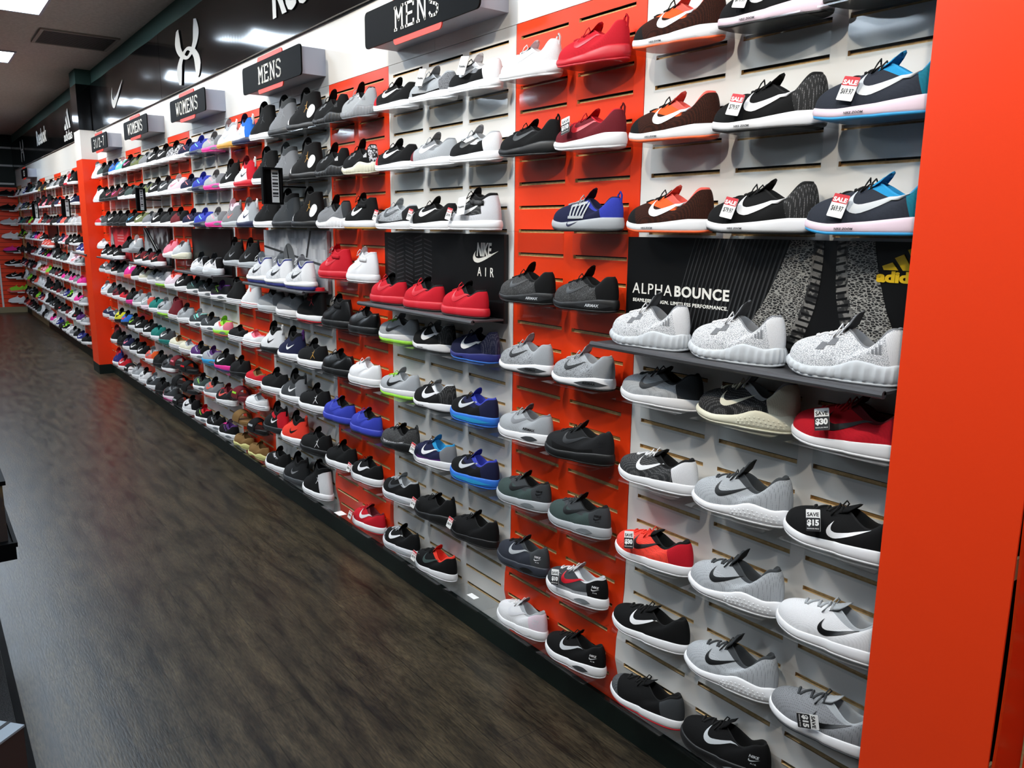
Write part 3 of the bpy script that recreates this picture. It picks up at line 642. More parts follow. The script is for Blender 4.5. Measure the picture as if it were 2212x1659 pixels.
# ------------------------------------------------------------------ pillars
def pillar(name, x0, x1, d, label, full):
    root = empty('pillar', ((x0+x1)/2, -d/2, 0)); root.location = (0, 0, 0); tag(root, label, 'pillar')
    build(MB().box(x0+.006, x1-.012, -d+.006, .011, 0, Z(.92)), 'core', M['green'] if full else M['black'], root)
    if full:
        build(MB().box(x0, x1, -d, 0, 0, .10), 'plinth', M['green'], root)
        build(MB().box(x0+.003, x1, -d+.003, 0, .10, Z(.05)), 'orange_cladding', M['orange_panel'], root)
        build(MB().box(x0+.003, x1, -d+.003, 0, Z(.051), Z(.335)), 'white_cladding', M['white_panel'], root)
        build(MB().box(x0, x1+.002, -d, 0, Z(.336), Z(.775)), 'black_cladding', M['gloss_black'], root)
        build(MB().box(x0+.003, x1, -d+.003, 0, Z(.776), Z(.92)-.001), 'green_cladding', M['green_wall'], root)
    else:
        build(MB().box(x0, x1-.004, -d, -d+.005, .06, Z(.05)), 'front_sheet', M['orange_panel'], root)
        build(MB().box(x0, x1-.004, -d, -d+.005, Z(.052), Z(.335)), 'white_front_sheet', M['white_panel'], root)
        build(MB().box(x0, x1, -d, .011, Z(.336), Z(.775)), 'black_cladding', M['gloss_black'], root)
        n = 40; vs = []
        for i in range(n+1):
            z = .06+(Z(.05)-.06)*i/n; zz = z-ZF; g = .004+.024*math.exp(-((zz+1.40)/.30)**2); y0 = -d+g
            vs += [(x1, y0, z), (x1, -.002, z), (x1-.005, -.002, z), (x1-.005, y0, z)]
        build(MB().add(vs, [(i*4+q, (i+1)*4+q, (i+1)*4+(q+1) % 4, i*4+(q+1) % 4) for i in range(n) for q in range(4)]+[(0, 1, 2, 3), (n*4+3, n*4+2, n*4+1, n*4)]), 'side_sheet', M['orange_panel'], root)
        for zz in (-1.19, -1.60):
            build(MB().box(x1-.011, x1-.0055, -d+.0055, -d+.03, Z(zz)-.02, Z(zz)+.02), 'joint_clip', M['trim_wood'], root)
    return root
pillar('p', -.790, -.543, .145, 'near orange clad pillar at the right edge, its side sheet gaping', False)
pillar('p', -9.74, -9.40, .15, 'far pillar clad orange below, white and black above', True)

# ------------------------------------------------------------------ section signs on white support boxes
ST = {'M': [[(0, 0), (.22, 0)], [(.11, 0), (.11, 1)], [(0, 1), (.14, 1), (.5, .42), (.86, 1), (1, 1)], [(.89, 1), (.89, 0)], [(.78, 0), (1, 0)]],
      'E': [[(.9, .18), (.9, 0), (.0, 0)], [(.14, 0), (.14, 1)], [(0, 1), (.9, 1), (.9, .84)], [(.14, .52), (.72, .52)]],
      'N': [[(0, 0), (.24, 0)], [(.12, 0), (.12, 1)], [(0, 1), (.16, 1), (.86, 0)], [(.88, 0), (.88, 1)], [(.76, 1), (1, 1)]],
      'S': [[(.92, .84), (.78, .97), (.5, 1), (.2, .97), (.08, .82), (.12, .62), (.4, .54), (.7, .46), (.92, .34), (.9, .14), (.72, .02), (.45, 0), (.18, .03), (.06, .16)]],
      'W': [[(0, 1), (.18, 1)], [(.08, 1), (.26, 0), (.5, .66), (.74, 0), (.92, 1)], [(.82, 1), (1, 1)]],
      'O': [[(.5, 1), (.2, .95), (.06, .75), (.06, .25), (.2, .05), (.5, 0), (.8, .05), (.94, .25), (.94, .75), (.8, .95), (.5, 1)]],
      '3': [[(.1, .9), (.4, 1), (.8, .9), (.82, .68), (.45, .54), (.85, .4), (.85, .12), (.5, 0), (.1, .1)]], '7': [[(.1, 1), (.9, 1), (.45, 0)]], '-': [[(.2, .45), (.8, .45)]],
      '1': [[(.3, .8), (.5, 1), (.5, 0)]], '2': [[(.1, .8), (.4, 1), (.8, .9), (.8, .65), (.1, 0), (.9, 0)]], '/': [[(.1, 0), (.9, 1)]], 'B': [[(.1, 0), (.1, 1), (.7, 1), (.85, .78), (.6, .54), (.1, .54)], [(.6, .54), (.9, .3), (.7, 0), (.1, 0)]],
      'Y': [[(0, 1), (.5, .5), (1, 1)], [(.5, .5), (.5, 0)]]}
def strokes(mb, word, x, z, cw, ch, gap, t, y, th=.0015):
    for c in word:
        for pl in ST.get(c, []):
            for (a, b), (d, e) in zip(pl, pl[1:]):
                p0 = Vector((x+a*cw, z+b*ch)); p1 = Vector((x+d*cw, z+e*ch)); dd = (p1-p0).normalized(); n = Vector((-dd.y, dd.x))*t/2; p0 = p0-dd*t*.4; p1 = p1+dd*t*.4
                q = [p0-n, p1-n, p1+n, p0+n]; mb.add([(v.x, y, v.y) for v in q]+[(v.x, y-th, v.y) for v in q], [(4, 5, 6, 7), (0, 1, 5, 4), (1, 2, 6, 5), (2, 3, 7, 6), (3, 0, 4, 7)])
        x += cw+gap
    return mb
def rrect(x0, x1, z0, z1, r, n=5):
    return [(cx+r*math.cos(a0+PI/2*i/n), cz+r*math.sin(a0+PI/2*i/n)) for cx, cz, a0 in ((x1-r, z0+r, -PI/2), (x1-r, z1-r, 0), (x0+r, z1-r, PI/2), (x0+r, z0+r, PI)) for i in range(n+1)]
def sign(xc, word, label, zc=.15, wd=.80, h=.135):
    root = empty('section_sign', (0, 0, 0)); tag(root, label, 'sign', 'section signs above the shoe panels')
    x0, x1, z0, z1 = xc-wd/2, xc+wd/2, Z(zc-h/2), Z(zc+h/2); y = -.125
    build(MB().box(x0+.02, x1-.02, y+.004, -.0002, z0+.008, z1-.008), 'support_box', M['grey_metal'], root)
    build(MB().prism(rrect(x0, x1, z0, z1, .02), y-.004, y+.003), 'sign_board', M['black'], root)
    for s, zz in ((1, z1), (-1, z0)):
        build(MB().prism(rrect(xc-.16, xc+.16, zz-.01, zz+.01, .0095), y+.0035, y+.007) if False else MB().prism(rrect(xc-.17, xc+.17, zz-.021, zz+.021, .018), y-.003, y-.0008+.003), 'red_edge_tab', M['red_print'], root)
    if word:
        n = len(word); cw = .062 if n < 6 else .066; gp = .02; tw = n*cw+(n-1)*gp
        build(strokes(MB(), word, xc-tw/2, Z(zc)-.038, cw, .076, gp, .0095, y-.0042), 'lettering', M['cream_print'], root)
    return root
sx = [W_X0+W_W/2-PER*i-.0 for i in range(0, 6)]
sign(-2.66, 'MENS', 'black MENS sign on white box, cut by the top edge of the photo')
sign(-4.11, 'MENS', 'black MENS sign on white box, below the Reebok header lettering')
sign(-5.60, 'WOMENS', 'black WOMENS sign on white box, below the knot mark')
sign(-7.07, 'WOMENS', 'black WOMENS sign on white box, below the swoosh header')
sign(-8.56, '31/2-7', 'black kids size sign reading 3 1/2-7 beside the far pillar', wd=.74)
sign(-14.5, '13', 'small black sign with white figures in the far bay', wd=.7)

# ------------------------------------------------------------------ display shelves with printed backboards (row four of the white panels)
def display(i, label, kind):
    xa = W_X0-i*PER-.017; xb = xa+W_W-.01
    if i == 0: xb = -.812
    root = empty('display_shelf', (0, 0, 0)); tag(root, label, 'display shelf', 'display shelves with printed backboards')
    zt, zb = -.622, -.915; y = -.022
    board = build(MB().box(xa, xb, y, -.0045, Z(zb)-.012, Z(zt)), 'backboard', M['court'] if kind == 'court' else M['poster_black'] if kind != 'red' else M['red_card'], root)
    # steel shelf with a rolled front lip
    mb = MB().box(xa, xb, -.150, y-.0005, Z(-.917), Z(-.911)); mb.tube([(xa, -.150, Z(-.9165)), (xb, -.150, Z(-.9165))], .0085, 10); build(mb, 'steel_shelf', M['dark_metal'], root)
    yf = y-.0004
    if kind == 'air':
        for r in range(14):      # embossed chevron lines, slightly lighter than the board
            pass
        mb = MB()
        for c in range(5):
            for r in range(16):
                z = Z(zt-.02-r*.0165); x = xa+.03+c*.075; dz = .012 if c % 2 == 0 else -.012
                mb.add([(x, yf-.0003, z), (x+.06, yf-.0003, z-dz), (x+.06, yf-.0003, z-dz-.005), (x, yf-.0003, z-.005)], [(0, 1, 2, 3)])
        build(mb, 'embossed_chevrons', mat('charcoal_print', hexl((48, 48, 50)), .3), board)
        fit_text('NIKE', -2.428, -2.335, Z(-.700), Z(-.652), yf, 'lettering', M['cream_print'], board, bold=.035, shear=.2)
        fit_text('A  I  R', -2.423, -2.322, Z(-.770), Z(-.738), yf, 'lettering', M['cream_print'], board)
        build(swoosh_on(MB(), -2.452, -.723, .158, .105, yf, .0006), 'swoosh_mark', M['cream_print'], board)
    if kind == 'alpha':
        fit_text('ALPHA', -1.64, -1.492, Z(-.777), Z(-.748), yf, 'lettering', M['cream_print'], board, space=1.15)
        fit_text('BOUNCE', -1.483, -1.302, Z(-.777), Z(-.748), yf, 'lettering', M['cream_print'], board, bold=.03, space=1.1)
        fit_text('SEAMLESS DESIGN. LIMITLESS PERFORMANCE.', -1.637, -1.304, Z(-.800), Z(-.7905), yf, 'lettering', M['cream_print'], board, bold=.02, space=1.1)
        mb = MB()
        for q in range(22):
            x = -1.50+q*.013; lo = [(x+.03*math.sin(t*1.6)+.05*t*t, Z(zb+(zt-zb)*t)) for t in (0, .33, .66, 1)]; w_ = .0035+.0001*q
            flat_strip(mb, [(a, b) for a, b in lo], [(a+w_, b) for a, b in lo], yf, 8, 1, True, .0003)
        build(mb, 'curved_lines', M['grey_line'], board)
        for s, xo in ((1, 0), (-1, 0)):
            c = -1.034; f = lambda x: x if s > 0 else 2*c-x
            A = [(-1.135, -.622), (-1.165, -.70), (-1.20, -.77), (-1.235, -.83), (-1.22, -.905)]; B = [(-1.075, -.622), (-1.08, -.70), (-1.095, -.77), (-1.125, -.84), (-1.155, -.905)]
            if s < 0: A = [(x+(.012*k), z) for k, (x, z) in enumerate(A)]
            mb = flat_strip(MB(), [(min(f(x), -.82), Z(z)) for x, z in A], [(f(x), Z(z)) for x, z in B], yf-.0001, 14, 4, True, .0004); build(mb, 'knit_shoe_print', M['shoe_photo'], board)
            D = [(-1.05, -.622), (-1.052, -.70), (-1.062, -.77), (-1.085, -.84), (-1.11, -.905)]
            mb = flat_strip(MB(), [(f(x), Z(z)) for x, z in B], [(f(x), Z(z)) for x, z in D], yf-.0001, 14, 2, True, .0004); build(mb, 'ribbed_sole_print', M['rib_photo'], board)
            mb = MB()
            for q in range(20):
                t = q/20; bx, bz = interp(B, t); dx, dz = interp(D, t); mb.add([(f(bx+.004), yf-.0007, Z(bz)), (f(dx), yf-.0007, Z(dz-.006)), (f(dx), yf-.0007, Z(dz-.011)), (f(bx+.004), yf-.0007, Z(bz-.006))], [(0, 1, 2, 3)])
            build(mb, 'rib_print', M['poster_black'], board)
        bars_mark(-.913, -.680, .105, .05, yf-.0008, board, M['yellow'])
        fit_text('adidas', -.922, -.816, Z(-.706), Z(-.682), yf-.0008, 'lettering', M['yellow'], board, bold=.05)
    if kind == 'court':
        mb = MB(); w_ = .011
        flat_strip(mb, [(xa+.003, Z(-.718)), (xb-.003, Z(-.80))], [(xa+.003, Z(-.706)), (xb-.003, Z(-.788))], yf, 6, 1, False, .0004)
        flat_strip(mb, [(xa+.60, Z(-.757)), (xa+.66, Z(zt))], [(xa+.622, Z(-.757)), (xa+.682, Z(zt))], yf, 4, 1, False, .0004); build(mb, 'court_lines', M['grey_line'], board)
        n = 24; cx_, cz_, ra, rb = xa+.37, -.795, .088, .105
        mb = MB().add([(cx_, yf-.0006, Z(cz_))]+[(cx_+ra*math.cos(a*2*PI/n), yf-.0006, Z(cz_+rb*math.sin(a*2*PI/n))) for a in range(n)], [(0, 1+a, 1+(a+1) % n) for a in range(n)]); build(mb, 'ball_print', mat('ball_grey_print', hexl((88, 90, 92)), .4), board)
        mb = MB(); L1 = [(cx_-.03+.02*math.sin(t*PI), Z(cz_+.095-.19*t)) for t in [q/6 for q in range(7)]]; flat_strip(mb, L1, [(a+.006+.02*q/6, b) for q, (a, b) in enumerate(L1)], yf-.001, 10, 1, True, .0003); build(mb, 'ball_seam', M['black'], board)
    if kind == 'photo':
        build(MB().box(xa+.002, xb-.06, yf-.0005, yf, Z(zb), Z(zt)-.002), 'greyscale_photo', M['photo_grey'], board)
        mb = MB(); flat_strip(mb, [(xa+.02, Z(zt)-.003), (xa+.55, Z(zb)+.02)], [(xa+.14, Z(zt)-.003), (xa+.68, Z(zb)+.02)], yf-.0009, 5, 1, False, .0003); build(mb, 'dark_band', M['black'], board)
        mb = MB(); flat_strip(mb, [(xa+.08, Z(zt)-.003), (xa+.56, Z(zb)+.05)], [(xa+.095, Z(zt)-.003), (xa+.575, Z(zb)+.05)], yf-.0014, 5, 1, False, .0003); build(mb, 'pale_line', M['white_print'], board)
    if kind == 'red':
        mb = MB()
        for r in range(7):
            z = Z(zt-.07-r*.026-(.02 if r > 2 else 0)); mb.add([(xa+.38, yf-.0005, z), (xa+.66, yf-.0005, z), (xa+.66, yf-.0005, z-.012), (xa+.38, yf-.0005, z-.012)], [(0, 1, 2, 3)])
        build(mb, 'small_print', mat('pale_red_print', hexl((214, 130, 132)), .5), board)
        mb = MB(); flat_strip(mb, [(xa+.06, Z(zb)+.01), (xa+.05, Z(-.77)), (xa+.12, Z(zt)-.03)], [(xa+.2, Z(zb)+.01), (xa+.22, Z(-.77)), (xa+.14, Z(zt)-.03)], yf-.0009, 8, 2, True, .0003); build(mb, 'figure_print', M['photo_grey'], board)
    return root
display(0, 'display shelf before a black ALPHABOUNCE backboard with yellow adidas mark', 'alpha')
display(1, 'display shelf before a black NIKE AIR backboard', 'air')
display(2, 'display shelf before a grey court backboard with basketball print', 'court')
display(3, 'display shelf before a plain black backboard holding two white sneakers', 'plain')
display(4, 'display shelf before a dark greyscale photo backboard', 'photo')
display(5, 'display shelf before a red printed backboard near the far pillar', 'red')
display(6, 'display shelf with black backboard just past the far pillar', 'plain')
display(8, 'display shelf with plain black backboard, second in the far bay', 'plain')

# ------------------------------------------------------------------ black box frames with text strips standing out from the wall
def box_frame(x, y0, y1, zt, zb, label):
    root = empty('box_frame', (0, 0, 0)); tag(root, label, 'frame', 'box frames standing out from the wall'); t = .009; a = Z(zb); b = Z(zt); d = .028
    mb = MB().box(x-d, x, y0, y1, b-t, b).box(x-d, x, y0, y1, a, a+t).box(x-d, x, y0, y0+t, a+t, b-t).box(x-d, x, y1-t, y1, a+t, b-t); mb.box(x-d, x-d+.003, y0+t, y1-t, a+t, b-t); build(mb, 'frame', M['black'], root)
    build(MB().tube([(x-d/2, y1-.001, (a+b)/2), (x-d/2, .002, (a+b)/2)], .004, 8), 'bracket_arm', M['black'], root)
    cw = (y1-y0)*.36; c1 = y1-t-.004; c0 = c1-cw
    build(MB().box(x-d+.003, x-d+.0042, c0, c1, a+t, b-t), 'text_card', M['paper'], root)
    mb = MB()
    for i in range(8):
        z = b-.022-i*.016; mb.box(x-d+.0042, x-d+.0047, c0+.004, c1-.004, z-(.006 if i % 3 else .011), z)
    build(mb, 'printed_lines', M['grey_line'], root)
box_frame(-4.0, -.226, -.124, -.318, -.495, 'black box frame with white text strip, beside the grey high tops')
box_frame(-6.93, -.186, -.116, -.318, -.495, 'small black box frame with text strip, fourth white panel of near bay')
box_frame(-10.52, -.215, -.125, -.318, -.52, 'black box frame just beyond the far pillar')
box_frame(-13.30, -.20, -.12, -.318, -.52, 'black box frame in the far bay, farthest from the camera')

# ------------------------------------------------------------------ acrylic shelves
SHELF_ME = None
def shelf_mesh():
    global SHELF_ME
    if SHELF_ME is None:
        pts = [(0.0095, 0), (-.12, 0), (-.12, -.0035), (-.006, -.0035), (-.0035, -.006), (-.0035, -.088), (-.0005, -.088), (-.0005, -.0035), (.0095, -.0035)]
        n = len(pts); vs = [(0, y, z) for y, z in pts]+[(.238, y, z) for y, z in pts]
        mb = MB().add(vs, [(i, (i+1) % n, (i+1) % n+n, i+n) for i in range(n)]+[(0, 1, 2, 3, 8), (3, 4, 7, 8) if False else (3, 4, 5, 6, 7), tuple(q+n for q in (8, 3, 2, 1, 0)), tuple(q+n for q in (7, 6, 5, 4, 3))])
        SHELF_ME = fixn(mb.mesh('acrylic_shoe_shelf'))
    return SHELF_ME
proto_shelf = None
def shelf(x, z, label, group):
    global proto_shelf
    if proto_shelf is None: proto_shelf = link('acrylic_shoe_shelf', shelf_mesh(), M['acrylic']); o = proto_shelf
    else: o = proto_shelf.copy(); C.objects.link(o)
    o.location = (x-.0015, 0, Z(z)); tag(o, label, 'shelf', group); return o

# ------------------------------------------------------------------ what stands in every slot of the near bay, top row first
CAT = {
'W0.2': ['run K W W out=K', 'peg e p g heel=Z out=U lin=U col=U lace=K', 'peg e p g heel=Z out=U lin=U col=U lace=K', None, 'run R W K win=K toe=R lin=M', 'fr2 K W W', 'fr2 W W K lace=L lin=L', 'fr2 G. W K lin=L lace=D out=D', None],
'W0.1': ['peg K p W out=K', 'peg K W W heel=K. out=K', 'peg K W W heel=K. out=K', None, 'gld K. C C heel=C lin=L col=L tng=L lace=C', 'gld L. W K lin=D col=D tng=D lace=D eye=L', 'gld L. W K lin=D col=D tng=D lace=D eye=L', 'gld L. W K lin=D col=D tng=D lace=D eye=L', 'air K K g lace=K'],
'W0.0': ['peg Ko W W eye=O lin=c col=c toe=K out=O', 'peg Ko W W eye=O lin=c col=c toe=K out=O', 'peg Ko W W eye=O lin=c col=c toe=K out=O', None, 'fre L. W K heel=D lin=K col=D lace=D', 'fre k. W W heel=W lin=K lace=W', 'fre r. W K heel=R lin=K col=K lace=r', 'fre K W W lin=K', 'fre K W - toe=D. heel=D out=R lin=K'],
'O0.1': ['ros R R R lin=R lace=R', 'ros M W R col=M lin=R lace=R heel=M', 'pre N L N heel=X cage=L lin=N col=X lace=L loop=X out=K', 'seq K* K k heel=K lin=K win=k', 'seq L* W K heel=L lin=L col=L tng=L lace=L out=K win=D', 'air k K k win=K mud=K', 'air F L K lin=K heel=D col=D lace=D eye=D', 'air D W R heel=K mud=L lin=g col=W lace=W txt=W', 'air K W g toe=K heel=K mud=K win=D lin=K txt=W'],
'O0.0': ['ros W W W lin=W lace=W', 'ros K K D lin=K lace=K', None, 'seq K* K k heel=K lin=K win=k', 'seq L* W K heel=L lin=L col=L tng=L lace=L out=K win=D', 'ltd L W G lin=G lace=L win=D', 'air F L K lin=K heel=D col=D lace=D eye=D', 'air e e L heel=D lin=D lace=K txt=W win=K', 'air W W w lin=L lace=W win=W heel=p'],
'W1.2': ['trn K W g heel=W toe=K eye=G lin=W', 'trn K W K heel=W eye=W lin=L toe=K lace=L', 'mid K. W W heel=w toe=K~ mud=w lin=K', None, 'peg N x W heel=N. out=B lin=N', 'mx K B g lin=X col=X tng=X heel=N eye=N win=U', 'mx K B g lin=X col=X tng=X heel=N eye=N win=U', 'run K K - lin=K', None],
'W1.1': ['trn L W K mud=K heel=G* tng=G', 'trn L W W toe=M lin=G eye=G', 'trn K W W toe=W eye=K lin=K', None, 'peg K W W heel=K. lin=L col=L out=K', 'peg K W W heel=K. lin=L col=W out=K', 'run N W W heel=G col=U lin=U mud=P win=D', 'ros K K - lin=K', 'run K W F lin=r col=r toe=K win=L'],
'W1.0': ['trn K W W toe=R mud=k lin=K', 'trn K W W toe=R mud=k lin=K', 'trn L* W K toe=L heel=k mud=k lin=L win=K', None, 'rnv L W K out=V lace=V lin=L', 'rnv L W K out=V lace=V lin=L', 'ros K* K - lin=K mud=K~', 'mx K w D lace=L lin=L col=L win=L', 'mx K w W lace=L toe=L~ win=L lin=K'],
'O1.1': ['alp L G G lin=K col=K~ heel=L tng=K', 'alp K C W lin=K tng=K heel=K~', 'mid K W W out=o lin=K strap=K', 'mid Wl W W lin=W strap=W', 'af Kl K K lin=K', 'af Wl W W lin=W', 'af X X X lin=K col=K out=K', 'af K W W lin=K', 'af R W W lin=M out=R'],
'O1.0': ['alp K k k lin=K tng=K', 'alp K k W lin=K tng=K', 'alp G W G lin=K tng=K heel=D', 'mid R R R lin=R strap=R', 'mid Kl K K lin=K strap=K', 'af Kl K K lin=K', 'af X X X lin=K col=K out=K', 'jlo K W - lin=K tng=K', None],
'W2.2': ['jtw K K o toe=W lin=K', 'jtw K K o toe=W lin=K', 'jtw K K o toe=W lin=K', None, 'jor K W R heel=K lin=R out=R eye=M', 'jlo K W o lin=K tng=K toe=K', 'jlo K W W lin=K', 'jlo K K W lin=K tng=K', 'jor K W W heel=W lin=K'],
'W2.1': ['jor G k G lin=D', 'jor G k G lin=D', 'jor D k D lin=K', None, 'jlo G W G lin=G', 'hi N W W lin=K loop=P heel=N', 'hi D W W lin=K col=K heel=G toe=W', 'hi r W K lin=K col=K heel=r tng=K', 'hi k D G lin=K col=K'],
'W2.0': ['jor K W K lin=K', 'jor K W K lin=K', 'jor K W K lin=K', None, 'jlo L g L heel=G lin=G', 'hi W K K lin=K heel=W', 'jlo K W - lin=K mud=k', 'hi K k W heel=R lin=K eye=R mud=K', 'jlo K W K toe=W lin=K eye=K~'],
'O2.1': ['hi W N L heel=B col=B lin=N', 'hi W R K heel=R col=R lin=M', 'hi W N N heel=L col=L lin=G', 'hi K L G lin=K', 'cvh W W c lin=L line=R', 'cv W W - lin=I line=M', 'cv R W - lin=S line=N', (7.667, 'cv W W - lin=L line=N'), (8.333, 'sld K K L'), (9, 'boat S y - lin=S')],
'O2.0': ['hi W o L heel=W lin=L', 'hi K W W lin=K', 'hi G L c heel=G lin=p', 'hi K L G lin=K', 'cvh K W - lin=K heel=K', 'cv K W - lin=K line=N', 'run K K - lin=K', (7.667, 'sld M M V'), (8.333, 'sld S S -'), (9, 'boat S y - lin=S')],
'W3.2': ['gray L H I lin=G heel=G', 'gray L H I lin=G heel=G', 'gray L H I lin=G heel=G', None, 'gray k W V lin=P lace=V mud=P', 'gray W V I heel=I out=c eye=c lin=V', 'run K H W lin=K out=x', 'run k W c lin=M lace=R', 'gray K W P lin=P lace=H'],
'W3.1': ['gray X N A toe=A lin=X', 'gray X N A toe=A lin=X', 'gray X N A toe=A lin=X', None, 'gray D W L lin=K', 'gray D W L lin=K', 'gray L U P lin=P heel=G', 'run G W c lin=K out=c eye=c', 'gray K W L heel=K toe=k'],
'W3.0': ['gray N W c lin=N', 'gray N W c lin=N', 'gray N W c lin=N', None, 'gray F W A lin=D', 'gray D W A lin=L col=A', 'gray P W L lin=K heel=K', 'gray F W V lin=K toe=F', 'gray K W V lin=R'],
'O3.1': ['run K~ W - lin=K', 'run p W I lin=W', 'run M W - lin=K heel=K', 'ros g C - lin=L loop=L', 'run K W W lin=K', 'run L W G lin=D', 'cv C W - lin=L line=N', (7.667, 'sld K K R'), (8.333, 'sld K k -'), (9, 'run W W K heel=K lin=K')],
'O3.0': ['run K W W lin=K', 'run D W W lin=D', 'run k W - lin=K', 'ros I W - lin=I loop=I', 'run p W p lin=c', 'cvh M W - lin=M', 'cv C W - lin=S line=N', (7.667, 'sld M k I'), (8.333, 'sld K K -'), (9, 'sld K K L')],
'W4.2': ['run K W W lin=K', 'run K W W lin=K', 'run K W W lin=K', None, 'rnv L W W out=V lin=L', 'rnv L W K out=V lin=L', 'fre D T W lin=D', 'run D W K lin=G out=M toe=L', 'run D p K lin=G out=H toe=c'],
'W4.1': ['fre G W - lin=G', 'fre E W - lin=D', 'fre G W - lin=G', None, 'fre L W - lin=D', 'fre T W - lin=T', 'fre T W - lin=T', 'run K K - lin=K', 'run K K - lin=K'],
'W4.0': ['fre E W K lin=K', 'fre K W - lin=K', 'fre E W W lin=E', None, 'fre C W W lin=M', 'run L p W loop=c heel=c', 'run K W W lin=K', 'run c W G heel=O lin=L', 'run D W K lin=L'],
'O4.1': ['run K W H lin=K', 'fre F W - lin=F', 'run K W U toe=U lin=K', 'alp L G L lin=W', 'run K W - lin=K', 'run L W D lin=L', 'run K W W lin=K', 'run K W W lin=K', 'run W W G lin=K'],
'O4.0': ['run A W L lin=W', 'run K W M lin=K', 'run K K - lin=K', 'run K L - lin=K', 'run H c - heel=H toe=c lin=W', 'run K H - lin=K', 'run K W V lin=K lace=V', 'run K W W lin=K', 'run L W G lin=G'],
'W5.2': ['run B W D lin=N', 'run M K H lin=K', 'run K K - lin=K', None, 'run D L - lin=K', 'cv R W - lin=M', 'run B K r lin=K', 'run N W I lin=N', 'sld K W W'],
'W5.1': ['run K k - lin=K', 'run K K R lin=K', 'run K k W lin=K', None, 'run K W c lin=K', 'run M W K heel=K lin=K', 'run Y K K eye=Y lin=K', 'run K K - lin=K', 'run R W W lin=M'],
'W5.0': ['run F W - lin=K', 'run K K - lin=K', 'run D G - lin=K', None, 'run G W - lin=L', 'run D W - lin=D', 'cv N W - lin=L', 'hi K W - lin=M col=M', 'hi x W P lin=R heel=x'],
'O5.1': ['cvh W W - lin=L', 'cvh W W - lin=K', 'cv R W - lin=L', 'cv W W - lin=W', 'cv D W - lin=W', 'run W W U lin=L', 'cv N W - lin=L', None, None],
}
# shelf display trios
TRIO = {0: ('alp Wa g G lin=G heel=W tng=G col=Wa', 'white knit running shoe with ribbed pale sole'), 1: ('af R R R lin=K col=K out=K heel=R', 'red court sneaker with black collar and red sole'),
        2: ('hik Wa W K lin=L col=x out=x heel=W', 'white high top with blue outsole and black swoosh'), 3: ('alp W g G lin=D heel=K tng=D', 'white knit running shoe with dark heel'),
        4: ('run K W c lin=K heel=M', 'black running shoe with coral swoosh'), 5: ('run K W W lin=K', 'black running shoe with white sole'), 6: ('fre x W W lin=x', 'deep blue running shoe with white sole'), 8: ('fre c W W', 'coral running shoe with white sole')}
KN = {'run': 'running shoe', 'ltd': 'air sneaker', 'rnv': 'running shoe', 'hik': 'high top', 'fr2': 'running shoe', 'fre': 'running shoe', 'peg': 'running shoe', 'gld': 'running shoe', 'air': 'air sneaker', 'mx': 'air sneaker', 'seq': 'air sneaker', 'ros': 'knit sneaker', 'alp': 'knit sneaker',
      'pre': 'caged sneaker', 'trn': 'training shoe', 'af': 'court sneaker', 'mid': 'strapped mid sneaker', 'hi': 'high top', 'jor': 'basketball high top', 'jtw': 'basketball high top', 'jlo': 'basketball shoe', 'cv': 'canvas sneaker',
      'cvh': 'canvas high top', 'boat': 'boat shoe', 'gray': 'running shoe', 'sld': 'slide sandal'}
def look(spec):
    t = spec.split(); k, b, s, l = t[:4]; o = dict(a.split('=') for a in t[4:])
    s_ = CNAME[b[0]]+' '+KN[k]
    if k == 'sld': return s_
    if l != '-' and CNAME[l[0]] != CNAME[b[0]] and k in ('run', 'fre', 'fr2', 'peg', 'gld', 'air', 'mx', 'seq', 'ros', 'trn', 'af', 'mid', 'hi'): s_ += ', '+CNAME[l[0]]+' swoosh'
    elif o.get('heel') and CNAME[o['heel'][0]] != CNAME[b[0]]: s_ += ', '+CNAME[o['heel'][0]]+' heel'
    elif o.get('col') and CNAME[o['col'][0]] != CNAME[b[0]]: s_ += ', '+CNAME[o['col'][0]]+' collar'
    if CNAME[s[0]] != CNAME[b[0]]: s_ += ', '+CNAME[s[0]]+' sole'
    return s_
POSN = {'W': ['left', 'middle', 'right'], 'O': ['left', 'right']}
def where(key, r, bay=''):
    pn, j = key.split('.'); i = int(pn[1:]); col = 'white' if pn[0] == 'W' else 'orange'
    ro = ORD[int(r)-1] if abs(r-int(r)) < .01 and r < 9 else 'bottom' if r == 9 else 'extra shelf above eighth' if r < 8 else 'extra shelf above bottom'
    rowp = ro+' row' if 'extra' not in ro else ro
    if bay: return '%s, far bay %s panel %s, %s' % (rowp, col, NTH[i-6], POSN[pn[0]][int(j)])
    return '%s, %s %s panel, %s' % (rowp, NTH[i], col, POSN[pn[0]][int(j)])
def slot_x(key):
    pn, j = key.split('.'); i = int(pn[1:]); return (W_X0+W_ST[int(j)] if pn[0] == 'W' else O_X0+O_ST[int(j)])-i*PER
def words(s, n=16):
    return s
count = 0
SC = {'W0.2': (1, 1), 'W0.1': (.97, .98), 'W0.0': (.93, .95), 'O0': (.88, .91), 'W1': (.92, .95), 'O1.1': (.86, 1.0), 'O1.0': (.93, 1.04), 'W2': (1.0, 1.06), 'O2': (.93, 1.02)}
